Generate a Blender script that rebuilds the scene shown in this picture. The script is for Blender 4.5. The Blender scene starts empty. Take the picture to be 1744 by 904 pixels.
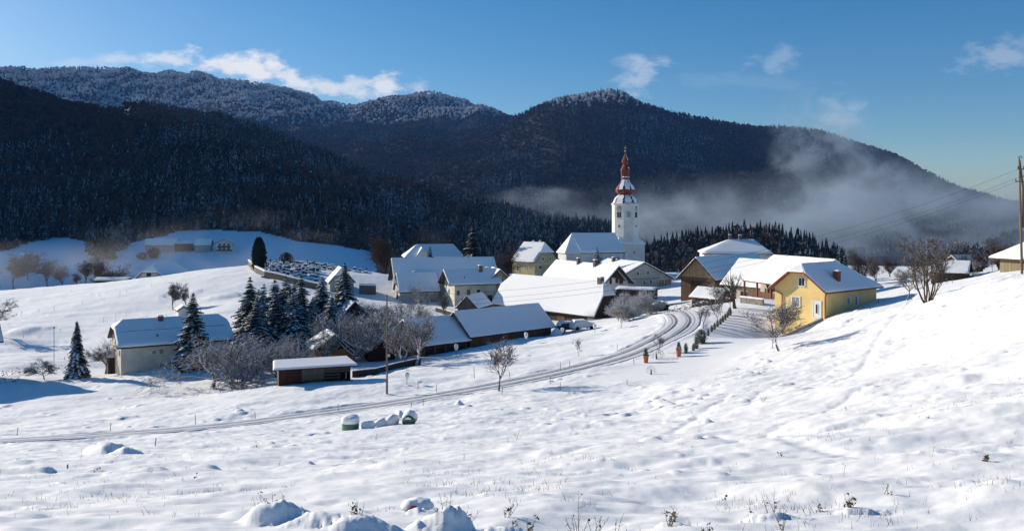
import bpy, bmesh, math, random
import numpy as np
from mathutils import Vector, Matrix, noise as mnoise
R_ = math.radians
PI = math.pi
F, HY, CX = 1395.0, 371.0, 872.0      # photo pixels: focal length, horizon row, centre column

# ------------------------------------------------------------------ camera, light, exposure
S = bpy.context.scene
cam = bpy.data.cameras.new('camera'); camo = bpy.data.objects.new('camera', cam); S.collection.objects.link(camo)
camo.location = (0, 0, 0); camo.rotation_euler = (R_(90), 0, 0)
cam.sensor_width = 36.0; cam.lens = 36.0 * F / 1744.0
cam.shift_y = -(452.0 - HY) / 1744.0
cam.clip_start = 0.5; cam.clip_end = 30000
S.camera = camo
SUN_EL, SX, SY = 18.5, -0.85, 0.527
EXPOSURE = 1.15
SUN_STRENGTH = 3.05
SKY_STRENGTH = 0.052
S.view_settings.view_transform = 'Standard'; S.view_settings.look = 'None'
S.view_settings.exposure = EXPOSURE; S.view_settings.gamma = 1.0; S.view_settings.use_curve_mapping = False
S.cycles.max_bounces = 6; S.cycles.diffuse_bounces = 3; S.cycles.glossy_bounces = 2; S.cycles.transmission_bounces = 2
S.cycles.transparent_max_bounces = 8; S.cycles.volume_bounces = 0
S.cycles.volume_step_rate = 1.0; S.cycles.volume_max_steps = 96
S.cycles.caustics_reflective = False; S.cycles.caustics_refractive = False
sundir = Vector((SX, SY, 0)).normalized() * math.cos(R_(SUN_EL)); sundir.z = math.sin(R_(SUN_EL))
sl = bpy.data.lights.new('sun', 'SUN'); sl.energy = SUN_STRENGTH; sl.angle = R_(0.5); sl.color = (1.0, 0.91, 0.77)
so = bpy.data.objects.new('sun', sl); S.collection.objects.link(so); so.rotation_euler = sundir.to_track_quat('Z', 'Y').to_euler()

W = bpy.data.worlds.new('World'); S.world = W; W.use_nodes = True
nt = W.node_tree; nt.nodes.clear()
def N(t, typ, **k):
    n = t.nodes.new(typ)
    for a, b in k.items():
        if a.startswith('i_'):
            n.inputs[int(a[2:]) if a[2:].isdigit() else a[2:].replace('_', ' ')].default_value = b
        else: setattr(n, a, b)
    return n
def math_n(t, op, a=None, b=None, c=None, clamp=False):
    n = t.nodes.new('ShaderNodeMath'); n.operation = op; n.use_clamp = clamp
    for i, v in enumerate((a, b, c)):
        if v is None: continue
        if isinstance(v, (int, float)): n.inputs[i].default_value = v
        else: t.links.new(v, n.inputs[i])
    return n.outputs[0]
def mixc(t, f, a, b, mode='MIX'):
    n = t.nodes.new('ShaderNodeMix'); n.data_type = 'RGBA'; n.blend_type = mode
    for s, v in (('Factor', f), ('A', a), ('B', b)):
        i = [q for q in n.inputs if q.name == s and (q.type == 'RGBA' or s == 'Factor')][0]
        if isinstance(v, (int, float)): i.default_value = v
        elif isinstance(v, tuple): i.default_value = v if len(v) == 4 else (*v, 1)
        else: t.links.new(v, i)
    return [o for o in n.outputs if o.type == 'RGBA'][0]
def ramp(t, v, a, b, smooth=True):
    n = t.nodes.new('ShaderNodeMapRange'); n.interpolation_type = 'SMOOTHSTEP' if smooth else 'LINEAR'
    t.links.new(v, n.inputs[0]); n.inputs[1].default_value = a; n.inputs[2].default_value = b
    return n.outputs[0]
sky = N(nt, 'ShaderNodeTexSky', sky_type='NISHITA', sun_disc=False, sun_elevation=R_(SUN_EL),
        sun_rotation=math.atan2(SX, SY) % (2 * PI), altitude=700, air_density=1.0, dust_density=0.7, ozone_density=2.6)
tc = N(nt, 'ShaderNodeTexCoord'); sp = N(nt, 'ShaderNodeSeparateXYZ'); nt.links.new(tc.outputs['Generated'], sp.inputs[0])
u = math_n(nt, 'DIVIDE', sp.outputs[0], math_n(nt, 'MAXIMUM', sp.outputs[1], 0.05))
v = math_n(nt, 'DIVIDE', sp.outputs[2], math_n(nt, 'MAXIMUM', sp.outputs[1], 0.05))
cmb = N(nt, 'ShaderNodeCombineXYZ'); nt.links.new(u, cmb.inputs[0]); nt.links.new(v, cmb.inputs[1])
nz = N(nt, 'ShaderNodeTexNoise', noise_dimensions='3D', i_Scale=17.0, i_Detail=8.0, i_Roughness=0.62)
mp = N(nt, 'ShaderNodeMapping'); mp.inputs['Scale'].default_value = (1, 1.9, 1); nt.links.new(cmb.outputs[0], mp.inputs[0]); nt.links.new(mp.outputs[0], nz.inputs[0])
nz2 = N(nt, 'ShaderNodeTexNoise', noise_dimensions='3D', i_Scale=34.0, i_Detail=5.0, i_Roughness=0.6); nt.links.new(mp.outputs[0], nz2.inputs[0])
def puff(px, py, rx, ry, dens=1.0, rot=0.0, noi=0.95):
    cu, cv = (px - CX) / F, (HY - py) / F
    du = math_n(nt, 'SUBTRACT', u, cu); dv = math_n(nt, 'SUBTRACT', v, cv)
    if rot:
        c, s = math.cos(R_(rot)), math.sin(R_(rot))
        du2 = math_n(nt, 'ADD', math_n(nt, 'MULTIPLY', du, c), math_n(nt, 'MULTIPLY', dv, s))
        dv = math_n(nt, 'SUBTRACT', math_n(nt, 'MULTIPLY', dv, c), math_n(nt, 'MULTIPLY', du, s)); du = du2
    a = math_n(nt, 'POWER', math_n(nt, 'DIVIDE', du, rx / F), 2.0); b = math_n(nt, 'POWER', math_n(nt, 'DIVIDE', dv, ry / F), 2.0)
    e = math_n(nt, 'SQRT', math_n(nt, 'ADD', a, b))
    n_ = math_n(nt, 'ADD', math_n(nt, 'MULTIPLY', math_n(nt, 'SUBTRACT', nz.outputs[0], 0.5), 3.2 * noi), math_n(nt, 'MULTIPLY', math_n(nt, 'SUBTRACT', nz2.outputs[0], 0.5), 1.6 * noi))
    e = math_n(nt, 'SUBTRACT', e, n_)
    m = ramp(nt, e, 1.25, 0.1)
    return math_n(nt, 'MULTIPLY', m, dens)
PUFFS = [(215, 100, 40, 9, .5, 0), (290, 102, 85, 13, .75, -2), (370, 112, 70, 18, .95, -8), (430, 118, 60, 24, 1.0, -10), (462, 112, 30, 20, 1.0, 0), (505, 136, 55, 17, .9, -18), (555, 146, 48, 20, .75, -10), (600, 150, 36, 22, .7, 0), (655, 148, 46, 22, .85, 0),
         (712, 148, 24, 14, .4, 0), (130, 108, 80, 7, .25, 0), (1092, 126, 40, 30, .38, 20), (1070, 108, 26, 16, .2, 0), (1325, 103, 46, 18, .2, 8), (1700, 96, 70, 24, .26, 6),
         (1425, 200, 46, 34, .2, 0), (1744, 78, 40, 22, .2, 0), (1230, 140, 160, 14, .06, 0)]
tot = None
for p in PUFFS:
    m = puff(p[0], p[1], p[2], p[3], p[4], p[5])
    tot = m if tot is None else math_n(nt, 'MAXIMUM', tot, m)
front = ramp(nt, sp.outputs[1], 0.1, 0.3)
tot = math_n(nt, 'MULTIPLY', tot, front)
hs = N(nt, 'ShaderNodeHueSaturation', i_Hue=0.500, i_Saturation=1.38, i_Value=1.0); nt.links.new(sky.outputs[0], hs.inputs['Color'])
cloudcol = N(nt, 'ShaderNodeRGB'); cloudcol.outputs[0].default_value = (8.2, 8.2, 8.3, 1)
skyc = mixc(nt, tot, hs.outputs[0], cloudcol.outputs[0])
bg = N(nt, 'ShaderNodeBackground', i_Strength=SKY_STRENGTH); nt.links.new(skyc, bg.inputs[0])
wo = N(nt, 'ShaderNodeOutputWorld'); nt.links.new(bg.outputs[0], wo.inputs[0])

# ------------------------------------------------------------------ small library
def at(px, py, d): return Vector(((px - CX) / F * d, d, (HY - py) / F * d))
def newobj(name, me, parent=None, mat=None):
    if mat is not None:
        for m in (mat if isinstance(mat, (list, tuple)) else [mat]): me.materials.append(m)
    o = bpy.data.objects.new(name, me); S.collection.objects.link(o)
    if parent: o.parent = parent
    return o
def tag(o, label=None, cat=None, group=None, kind=None):
    if label: o['label'] = label
    if cat: o['category'] = cat
    if group: o['group'] = group
    if kind: o['kind'] = kind
    return o
def thing(name, loc, label, cat, rz=0, group=None):
    o = bpy.data.objects.new(name, None); S.collection.objects.link(o); o.empty_display_size = .2
    o.location = loc; o.rotation_euler = (0, 0, rz)
    return tag(o, label, cat, group)
def copy_tree(o, loc, rz=0, sc=1.0, label=None, group=None):
    r = o.copy(); S.collection.objects.link(r); r.location = loc; r.rotation_euler = (0, 0, rz)
    r.scale = (sc, sc, sc) if isinstance(sc, (int, float)) else sc
    if label: r['label'] = label
    if group: r['group'] = group
    elif 'group' in r.keys(): del r['group']
    for ch in KIDS.get(o.name, []):
        c = ch.copy(); S.collection.objects.link(c); c.parent = r
    return r
KIDS = {}
class MB:
    def __init__(s): s.v = []; s.f = []; s.m = []
    def add(s, vs, fs, m=0):
        n = len(s.v); s.v += [tuple(p) for p in vs]
        for f in fs: s.f.append(tuple(i + n for i in f)); s.m.append(m)
    def box(s, c, sz, rz=0, m=0, taper=1.0):
        hx, hy, hz = sz[0] / 2, sz[1] / 2, sz[2] / 2; cs, sn = math.cos(rz), math.sin(rz); vs = []
        for z in (-hz, hz):
            k = taper if z > 0 else 1
            for x, y in ((-hx, -hy), (hx, -hy), (hx, hy), (-hx, hy)):
                x *= k; y *= k
                vs.append((c[0] + x * cs - y * sn, c[1] + x * sn + y * cs, c[2] + z))
        s.add(vs, [(3, 2, 1, 0), (4, 5, 6, 7), (0, 1, 5, 4), (1, 2, 6, 5), (2, 3, 7, 6), (3, 0, 4, 7)], m)
    def tube(s, pts, rad, n=6, m=0, cap=True, flat=1.0):
        pts = [Vector(p) for p in pts]; base = len(s.v); k = len(pts)
        if not isinstance(rad, (list, tuple)): rad = [rad] * k
        for i, p in enumerate(pts):
            t = (pts[min(i + 1, k - 1)] - pts[max(i - 1, 0)])
            t = t.normalized() if t.length > 1e-9 else Vector((0, 0, 1))
            ref = Vector((0, 0, 1)) if abs(t.z) < .93 else Vector((1, 0, 0))
            a = t.cross(ref).normalized(); b = a.cross(t)
            for j in range(n):
                w = 2 * PI * (j + .5) / n + (PI / 2 if n == 3 else 0)
                q = p + a * (math.cos(w) * rad[i]) + b * (math.sin(w) * rad[i] * flat); s.v.append(tuple(q))
        for i in range(k - 1):
            for j in range(n):
                a0 = base + i * n + j; a1 = base + i * n + (j + 1) % n
                s.f.append((a0, a1, a1 + n, a0 + n)); s.m.append(m)
        if cap:
            s.f.append(tuple(base + j for j in range(n - 1, -1, -1))); s.m.append(m)
            s.f.append(tuple(base + (k - 1) * n + j for j in range(n))); s.m.append(m)
    def lathe(s, prof, n=8, m=0, c=(0, 0), ph=0.0, mats=None):
        base = len(s.v)
        for r, z in prof:
            for j in range(n):
                w = 2 * PI * j / n + ph; s.v.append((c[0] + r * math.cos(w), c[1] + r * math.sin(w), z))
        for i in range(len(prof) - 1):
            for j in range(n):
                a0 = base + i * n + j; a1 = base + i * n + (j + 1) % n
                s.f.append((a0, a1, a1 + n, a0 + n)); s.m.append(mats(i, j) if mats else m)
        s.f.append(tuple(base + (len(prof) - 1) * n + j for j in range(n))); s.m.append(m)
    def blob(s, c, r, seed=0, n=10, m=0, amp=.15, zmin=-.35):
        base = len(s.v); rows = 7
        for i in range(rows):
            th = PI * i / (rows - 1)
            for j in range(n):
                ph = 2 * PI * j / n
                d = Vector((math.sin(th) * math.cos(ph), math.sin(th) * math.sin(ph), math.cos(th)))
                k = 1 + amp * mnoise.noise(d * 2.1 + Vector((seed * 3.7, seed, 0))) * 2
                s.v.append((c[0] + d.x * r[0] * k, c[1] + d.y * r[1] * k, c[2] + max(d.z, zmin) * r[2] * k))
        for i in range(rows - 1):
            for j in range(n):
                a0 = base + i * n + j; a1 = base + i * n + (j + 1) % n
                s.f.append((a0, a0 + n, a1 + n, a1)); s.m.append(m)
    def mesh(s, name, smooth=False):
        me = bpy.data.meshes.new(name); me.from_pydata(s.v, [], s.f); 
        if len(set(s.m)) > 1: me.polygons.foreach_set('material_index', s.m)
        if smooth: me.polygons.foreach_set('use_smooth', [True] * len(s.f))
        me.update(); return me
    def build(s, name, mat, parent=None, smooth=False):
        o = newobj(name, s.mesh(name, smooth), parent, mat)
        if parent is not None: KIDS.setdefault(parent.name, []).append(o)
        return o
def np_mesh(name, V, Q, smooth=True):
    me = bpy.data.meshes.new(name); k = Q.shape[1]
    me.vertices.add(len(V)); me.vertices.foreach_set('co', V.astype(np.float32).ravel())
    me.loops.add(Q.size); me.loops.foreach_set('vertex_index', Q.astype(np.int32).ravel())
    me.polygons.add(len(Q)); me.polygons.foreach_set('loop_start', np.arange(0, Q.size, k, dtype=np.int32))
    me.polygons.foreach_set('loop_total', np.full(len(Q), k, dtype=np.int32))
    me.polygons.foreach_set('use_smooth', np.full(len(Q), smooth)); me.update(); me.validate(); return me
def _hash(ix, iy, seed):
    h = (ix.astype(np.int64) * 374761393 + iy.astype(np.int64) * 668265263 + seed * 982451653) & 0x7fffffff
    h = (h ^ (h >> 13)) * 1274126177 & 0x7fffffff
    h = (h ^ (h >> 16)) * 461845907 & 0x7fffffff
    return (h ^ (h >> 15)) / 0x7fffffff
def vnoise(x, y, seed=0):
    ix = np.floor(x); iy = np.floor(y); fx = x - ix; fy = y - iy
    fx = fx * fx * fx * (fx * (fx * 6 - 15) + 10); fy = fy * fy * fy * (fy * (fy * 6 - 15) + 10)
    a = _hash(ix, iy, seed); b = _hash(ix + 1, iy, seed); c = _hash(ix, iy + 1, seed); d = _hash(ix + 1, iy + 1, seed)
    return (a * (1 - fx) + b * fx) * (1 - fy) + (c * (1 - fx) + d * fx) * fy - .5
def fbm(x, y, seed=0, oct=4, gain=.5):
    t = 0; a = 1; s = 1; 
    for o in range(oct):
        ca, sa = math.cos(o * 1.1), math.sin(o * 1.1)
        t = t + a * vnoise((x * ca - y * sa) * s + 17 * o, (x * sa + y * ca) * s - 9 * o, seed + o); a *= gain; s *= 2.03
    return t
def sstep(x, a, b):
    t = np.clip((x - a) / (b - a), 0, 1); return t * t * (3 - 2 * t)

# ------------------------------------------------------------------ materials
def M_new(name):
    m = bpy.data.materials.new(name); m.use_nodes = True; t = m.node_tree
    b = t.nodes['Principled BSDF']; return m, t, b
def obj_coord(t, sc=(1, 1, 1), world=False):
    if world: c = t.nodes.new('ShaderNodeNewGeometry').outputs['Position']
    else: c = t.nodes.new('ShaderNodeTexCoord').outputs['Object']
    mp = t.nodes.new('ShaderNodeMapping'); mp.inputs['Scale'].default_value = sc; t.links.new(c, mp.inputs[0]); return mp.outputs[0]
def noise_n(t, co, scale, detail=4, rough=.55):
    n = t.nodes.new('ShaderNodeTexNoise'); n.inputs['Scale'].default_value = scale; n.inputs['Detail'].default_value = detail; n.inputs['Roughness'].default_value = rough
    t.links.new(co, n.inputs[0]); return n.outputs[0]
def bump(t, b, h, strength=.3, dist=.05):
    n = t.nodes.new('ShaderNodeBump'); n.inputs['Strength'].default_value = strength; n.inputs['Distance'].default_value = dist
    t.links.new(h, n.inputs['Height']); t.links.new(n.outputs[0], b.inputs['Normal']); return n
def plain(name, col, rough=.8, var=.25, scale=3.0, b_=.2, stretch=(1, 1, 1), metal=0):
    m, t, b = M_new(name); co = obj_coord(t, stretch)
    n = noise_n(t, co, scale, 5, .6)
    c2 = tuple(max(0, c * (1 - var)) for c in col); c3 = tuple(min(1, c * (1 + var)) for c in col)
    t.links.new(mixc(t, ramp(t, n, .3, .7), c2, c3), b.inputs['Base Color'])
    b.inputs['Roughness'].default_value = rough; b.inputs['Metallic'].default_value = metal
    b.inputs['Specular IOR Level'].default_value = .25
    if b_: bump(t, b, noise_n(t, co, scale * 4, 4), b_, .03)
    return m
def planks(name, col, w=.18, axis=0, var=.35):
    m, t, b = M_new(name); co = obj_coord(t); s = t.nodes.new('ShaderNodeSeparateXYZ'); t.links.new(co, s.inputs[0])
    if axis == 2: a = s.outputs[2]
    else: a = math_n(t, 'ADD', s.outputs[0], math_n(t, 'MULTIPLY', s.outputs[1], 1.0))
    k = math_n(t, 'DIVIDE', a, w); fl = math_n(t, 'FLOOR', k); fr = math_n(t, 'FRACT', k)
    wn = t.nodes.new('ShaderNodeTexWhiteNoise'); wn.noise_dimensions = '1D'; t.links.new(fl, wn.inputs['W'])
    n = noise_n(t, obj_coord(t, (6, 6, .8) if axis != 2 else (.8, .8, 6)), 1.5, 4)
    f = math_n(t, 'ADD', math_n(t, 'MULTIPLY', wn.outputs[0], .6), math_n(t, 'MULTIPLY', n, .5))
    c = mixc(t, f, tuple(q * (1 - var) for q in col), tuple(min(1, q * (1 + var)) for q in col))
    gap = math_n(t, 'LESS_THAN', fr, .1)
    t.links.new(mixc(t, gap, c, tuple(q * .25 for q in col)), b.inputs['Base Color'])
    b.inputs['Roughness'].default_value = .85; b.inputs['Specular IOR Level'].default_value = .2
    return m
def snow_mat(name, fine=1.0, road=False):
    m, t, b = M_new(name); co = obj_coord(t, world=True)
    n1 = noise_n(t, co, 1.7, 6, .6); n2 = noise_n(t, co, 22, 3, .7)
    c = mixc(t, n1, (.84, .84, .84), (.91, .905, .90))
    t.links.new(c, b.inputs['Base Color']); b.inputs['Roughness'].default_value = .75; b.inputs['Specular IOR Level'].default_value = .25
    h = math_n(t, 'ADD', math_n(t, 'MULTIPLY', n1, 1.0), math_n(t, 'MULTIPLY', n2, .12))
    bump(t, b, h, .35 * fine, .12)
    return m, t, b, c
MAT = {}
MAT['snow'], *_ = snow_mat('snow', .5)
MAT['roof_snow'], *_ = snow_mat('roof_snow', .35)
MAT['tree_snow'] = plain('tree_snow', (.82, .84, .88), .8, .05, 4, 0)
MAT['cream'] = plain('cream_plaster', (.56, .51, .43), .9, .18, .45)
MAT['white'] = plain('white_plaster', (.66, .64, .60), .9, .10, .5)
MAT['grey'] = plain('grey_plaster', (.36, .34, .31), .9, .18, .8)
MAT['beige'] = plain('beige_plaster', (.46, .42, .35), .9, .15, .6)
MAT['yellow'] = plain('yellow_render', (.80, .58, .24), .85, .09, .5, .08)
MAT['oldyellow'] = plain('faded_yellow_plaster', (.52, .42, .21), .9, .14, .6)
MAT['ochre'] = plain('ochre_plaster', (.50, .32, .12), .9, .14, .7)
MAT['brick'] = plain('brick_red', (.19, .06, .04), .85, .25, 5)
MAT['chim'] = plain('sooty_masonry', (.13, .11, .095), .9, .3, 5)
MAT['wood_dark'] = planks('dark_weathered_boards', (.055, .038, .028))
MAT['wood_brown'] = planks('brown_boards', (.13, .075, .045))
MAT['wood_tan'] = planks('tan_boards', (.36, .23, .13), .22)
MAT['wood_grey'] = planks('grey_boards', (.12, .10, .08), .16)
MAT['wood_slat'] = planks('pale_slats', (.22, .18, .11), .22)
MAT['wood_rail'] = planks('horizontal_rails', (.09, .07, .055), .3, 2)
MAT['wood_red'] = planks('dark_red_boards', (.05, .017, .013))
MAT['wood_orange'] = planks('orange_boards', (.42, .20, .07))
MAT['redtrim'] = plain('red_brown_trim', (.20, .045, .03), .6, .15, 3)
MAT['darktrim'] = plain('dark_trim', (.045, .035, .03), .8, .2, 3)
MAT['tile'] = plain('dark_roof_tiles', (.09, .06, .05), .8, .3, 6)
MAT['redroof'] = plain('red_sheet_roof', (.17, .034, .018), .6, .3, .9, .1)
MAT['frame'] = plain('white_window_frame', (.72, .72, .70), .6, .05, 3, 0)
MAT['frame_dk'] = plain('brown_window_frame', (.12, .07, .045), .6, .1, 3, 0)
MAT['metal'] = plain('grey_metal', (.3, .3, .3), .45, .1, 5, 0, metal=.7)
MAT['gold'] = plain('pale_gilt', (.6, .5, .3), .35, .1, 5, 0, metal=.6)
MAT['stone'] = plain('field_stone', (.22, .20, .18), .95, .35, 2.5, .5)
MAT['grave'] = plain('grave_granite', (.07, .065, .07), .5, .4, 2, 0)
MAT['pole'] = plain('weathered_pole', (.17, .12, .085), .9, .25, 3, .2, (1, 1, .1))
MAT['wire'] = plain('dark_wire', (.05, .05, .055), .6, .05, 3, 0)
MAT['pot'] = plain('terracotta', (.42, .14, .07), .75, .15, 4)
MAT['green_wrap'] = plain('green_bale_film', (.075, .17, .12), .4, .15, 4)
MAT['white_wrap'] = plain('white_fleece', (.7, .7, .7), .9, .1, 4)
MAT['can'] = plain('dark_red_plastic', (.14, .008, .014), .4, .1, 4, 0)
MAT['carpaint'] = plain('dark_car_paint', (.05, .055, .07), .3, .1, 4, 0)
MAT['rubber_void_black'] = plain('rubber_void_black', (.02, .02, .02), .9, .1, 4, 0)  # tyre black, also painted into open bays and belfry as inside shade
MAT['bark'] = plain('bark', (.075, .058, .045), .95, .35, 6, .4)
MAT['thuja'] = plain('thuja_green', (.045, .065, .03), .95, .4, 6, .6)
MAT['cypress'] = plain('cypress_green', (.016, .030, .013), .95, .35, 4, .8)
MAT['weed'] = plain('dry_stalk', (.13, .095, .055), .95, .3, 8, 0)
g, t_, b_ = M_new('window_glass'); b_.inputs['Base Color'].default_value = (.02, .025, .03, 1); b_.inputs['Roughness'].default_value = .12; MAT['glass'] = g
def bark_snow(name, col, thr, amt=1.0):
    """branch bark with snow lying on every face that looks upward"""
    m, t, b = M_new(name); g_ = t.nodes.new('ShaderNodeNewGeometry'); s = t.nodes.new('ShaderNodeSeparateXYZ')
    t.links.new(g_.outputs['True Normal'], s.inputs[0])
    n = noise_n(t, obj_coord(t), 2.4, 3, .6)
    z = math_n(t, 'ADD', s.outputs[2], math_n(t, 'MULTIPLY', math_n(t, 'SUBTRACT', n, .5), 1.3))
    f = math_n(t, 'MULTIPLY', ramp(t, z, thr - .12, thr + .12), amt)
    t.links.new(mixc(t, f, col, (.80, .82, .86)), b.inputs['Base Color']); b.inputs['Roughness'].default_value = .95
    b.inputs['Specular IOR Level'].default_value = .1
    return m
MAT['bark_light'] = bark_snow('bark_dusted', (.085, .062, .046), .60)
MAT['bark_snowy'] = bark_snow('bark_snowy', (.10, .078, .060), .12)
MAT['bark_frost'] = bark_snow('bark_frosted', (.34, .32, .31), -.05)
MAT['bark_brown'] = bark_snow('bark_russet', (.072, .048, .037), 1.0, .8)
MAT['needle'] = plain('spruce_needles', (.022, .034, .020), .95, .4, 2.5, 0)
MAT['needle2'] = plain('spruce_needles_grey', (.040, .050, .036), .95, .35, 2.5, 0)
def twosided(name, c1, c2, trans=.0):
    m, t, b = M_new(name); oi = t.nodes.new('ShaderNodeObjectInfo')
    t.links.new(mixc(t, oi.outputs['Random'], c1, c2), b.inputs['Base Color']); b.inputs['Roughness'].default_value = 1; b.inputs['Specular IOR Level'].default_value = .05
    return m
MAT['f_con'] = twosided('far_conifer', (.014, .020, .016), (.032, .040, .026))
MAT['f_snow'] = twosided('far_shaded_snow', (.14, .155, .18), (.34, .36, .40))  # snow darkened to grey blue: slope shade is put into the colour
MAT['f_brown'] = twosided('far_bare_wood', (.075, .051, .037), (.13, .092, .068))
MAT['f_frost'] = twosided('far_frosted_wood', (.55, .55, .57), (.80, .80, .82))
MAT['f_mix'] = twosided('far_grey_wood', (.06, .055, .055), (.11, .10, .10))

# ------------------------------------------------------------------ terrain
CP = [ # px, py, depth  (visible ground points)
 (0,904,10),(436,904,10),(872,904,10),(1308,904,9.8),(1744,904,9.5),
 (0,800,29),(436,800,25),(872,800,21),(1308,800,16.5),(1744,800,14),
 (1744,700,22),(1308,720,31),(872,735,44),(436,755,45),(0,765,52),
 (1744,600,37),(1744,540,50),(1744,497,65),(1744,468,78),(1560,620,48),(1560,560,68),(1578,517,90),(1650,492,82),
 (1500,545,92),(1450,640,55),(1330,640,60),(1330,600,80),(1200,680,54),(1100,700,55),(1200,650,66),(1040,690,62),
 (872,690,66),(700,715,60),(597,731,56),(400,737,60),
 (0,750,62),(200,740,65),(400,722,69),(550,702,74),(658,690,77),(750,675,80),(850,657,84),(950,637,88),(1050,611,94),(1100,590,99),(1150,563,109),(1160,548,117),(1120,538,128),
 (1110,640,80),(1200,615,86),(1260,630,76),(1240,575,98),(1292,562,111),(1333,584,103),(1368,566,101),(1300,510,130),(1240,515,134),
 (658,672,85),(850,640,91),(800,630,98),(950,605,104),(1000,578,118),(1060,548,140),(700,640,97),(940,570,139),(870,592,118),
 (530,655,93),(597,650,95),(474,658,93),(300,690,88),(100,700,90),(360,662,102),(0,680,100),(0,652,110),(75,650,113),(131,644,115),(207,637,118),
 (300,630,125),(0,610,135),(100,590,150),(0,560,165),(100,540,185),(0,520,212),(0,495,256),(100,487,257),(200,479,252),(300,466,243),(430,457,232),
 (200,520,195),(300,528,186),(400,520,178),(430,480,206),(640,466,235),(560,460,246),(500,450,262),(560,492,205),(430,560,150),(500,590,137),(600,560,145),
 (1318,582,110),(1406,543,106),(1487,510,118),(1560,485,135),(1500,490,130),(1600,470,160),(1500,470,175),(1460,452,215),(1560,455,215),(1640,478,115),(1700,464,112),(1744,452,115),
 (-300,905,10),(-300,780,45),(-300,680,110),(-300,560,180),(-300,500,250),(2050,800,14),(2050,600,30),(2050,450,80),(2050,440,140),(2050,430,240),
 (-1200,760,30),(-1200,640,120),(-1200,500,260),(3000,800,12),(3000,450,70),(3000,400,240)]
PTS = [at(*c) for c in CP]
XYZ = [(-51,123,-21.8),(9,174.6,-21.4),(18.4,205.3,-20.7),(32.6,238,-20.),(7.1,252,-19),(-9.9,193.7,-20.7),(-7.9,172,-20.9),(-13.2,128.8,-21.2),(-2.3,137,-20.2),
 (-17.5,209,-19.8),(-23.4,200.7,-20),(-26.4,272,-18.2),(48.9,186,-16.2),(64,234,-16.),(49,138,-14.7),(26,260,-17.4),(38,272,-17.5),(0,300,-20),(60,300,-20),(-40,240,-18.5),(30,180,-19.5),
 (44,152,-15),(33,140,-15.2),(90,300,-20),(130,300,-20),(-60,300,-24),(-120,300,-27),(-190,300,-29),(5,3,-2.2),(-5,3,-2.2),(0,-10,0.6),(20,0,-1.0),(-20,0,-2.8)]
C_ = np.array([tuple(p) for p in PTS] + XYZ, float)
def _phi(r2): return .5 * r2 * np.log(r2 + 1e-6)
_sc = 100.0
A_ = C_[:, :2] / _sc; n_ = len(A_)
K_ = _phi(((A_[:, None] - A_[None]) ** 2).sum(-1)) + np.eye(n_) * 4e-4
P_ = np.c_[np.ones(n_), A_]
sol = np.linalg.solve(np.block([[K_, P_], [P_.T, np.zeros((3, 3))]]), np.r_[C_[:, 2], 0, 0, 0])
def z_rbf(x, y):
    x = np.asarray(x, float); sh = x.shape; q = np.c_[x.ravel(), np.asarray(y, float).ravel()] / _sc; out = np.empty(len(q))
    for i in range(0, len(q), 60000):
        c = q[i:i + 60000]; r2 = ((c[:, None] - A_[None]) ** 2).sum(-1)
        out[i:i + 60000] = _phi(r2) @ sol[:n_] + sol[n_] + c @ sol[n_ + 1:]
    return out.reshape(sh)
def Y(d, y): return (HY - y) / F * d
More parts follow.
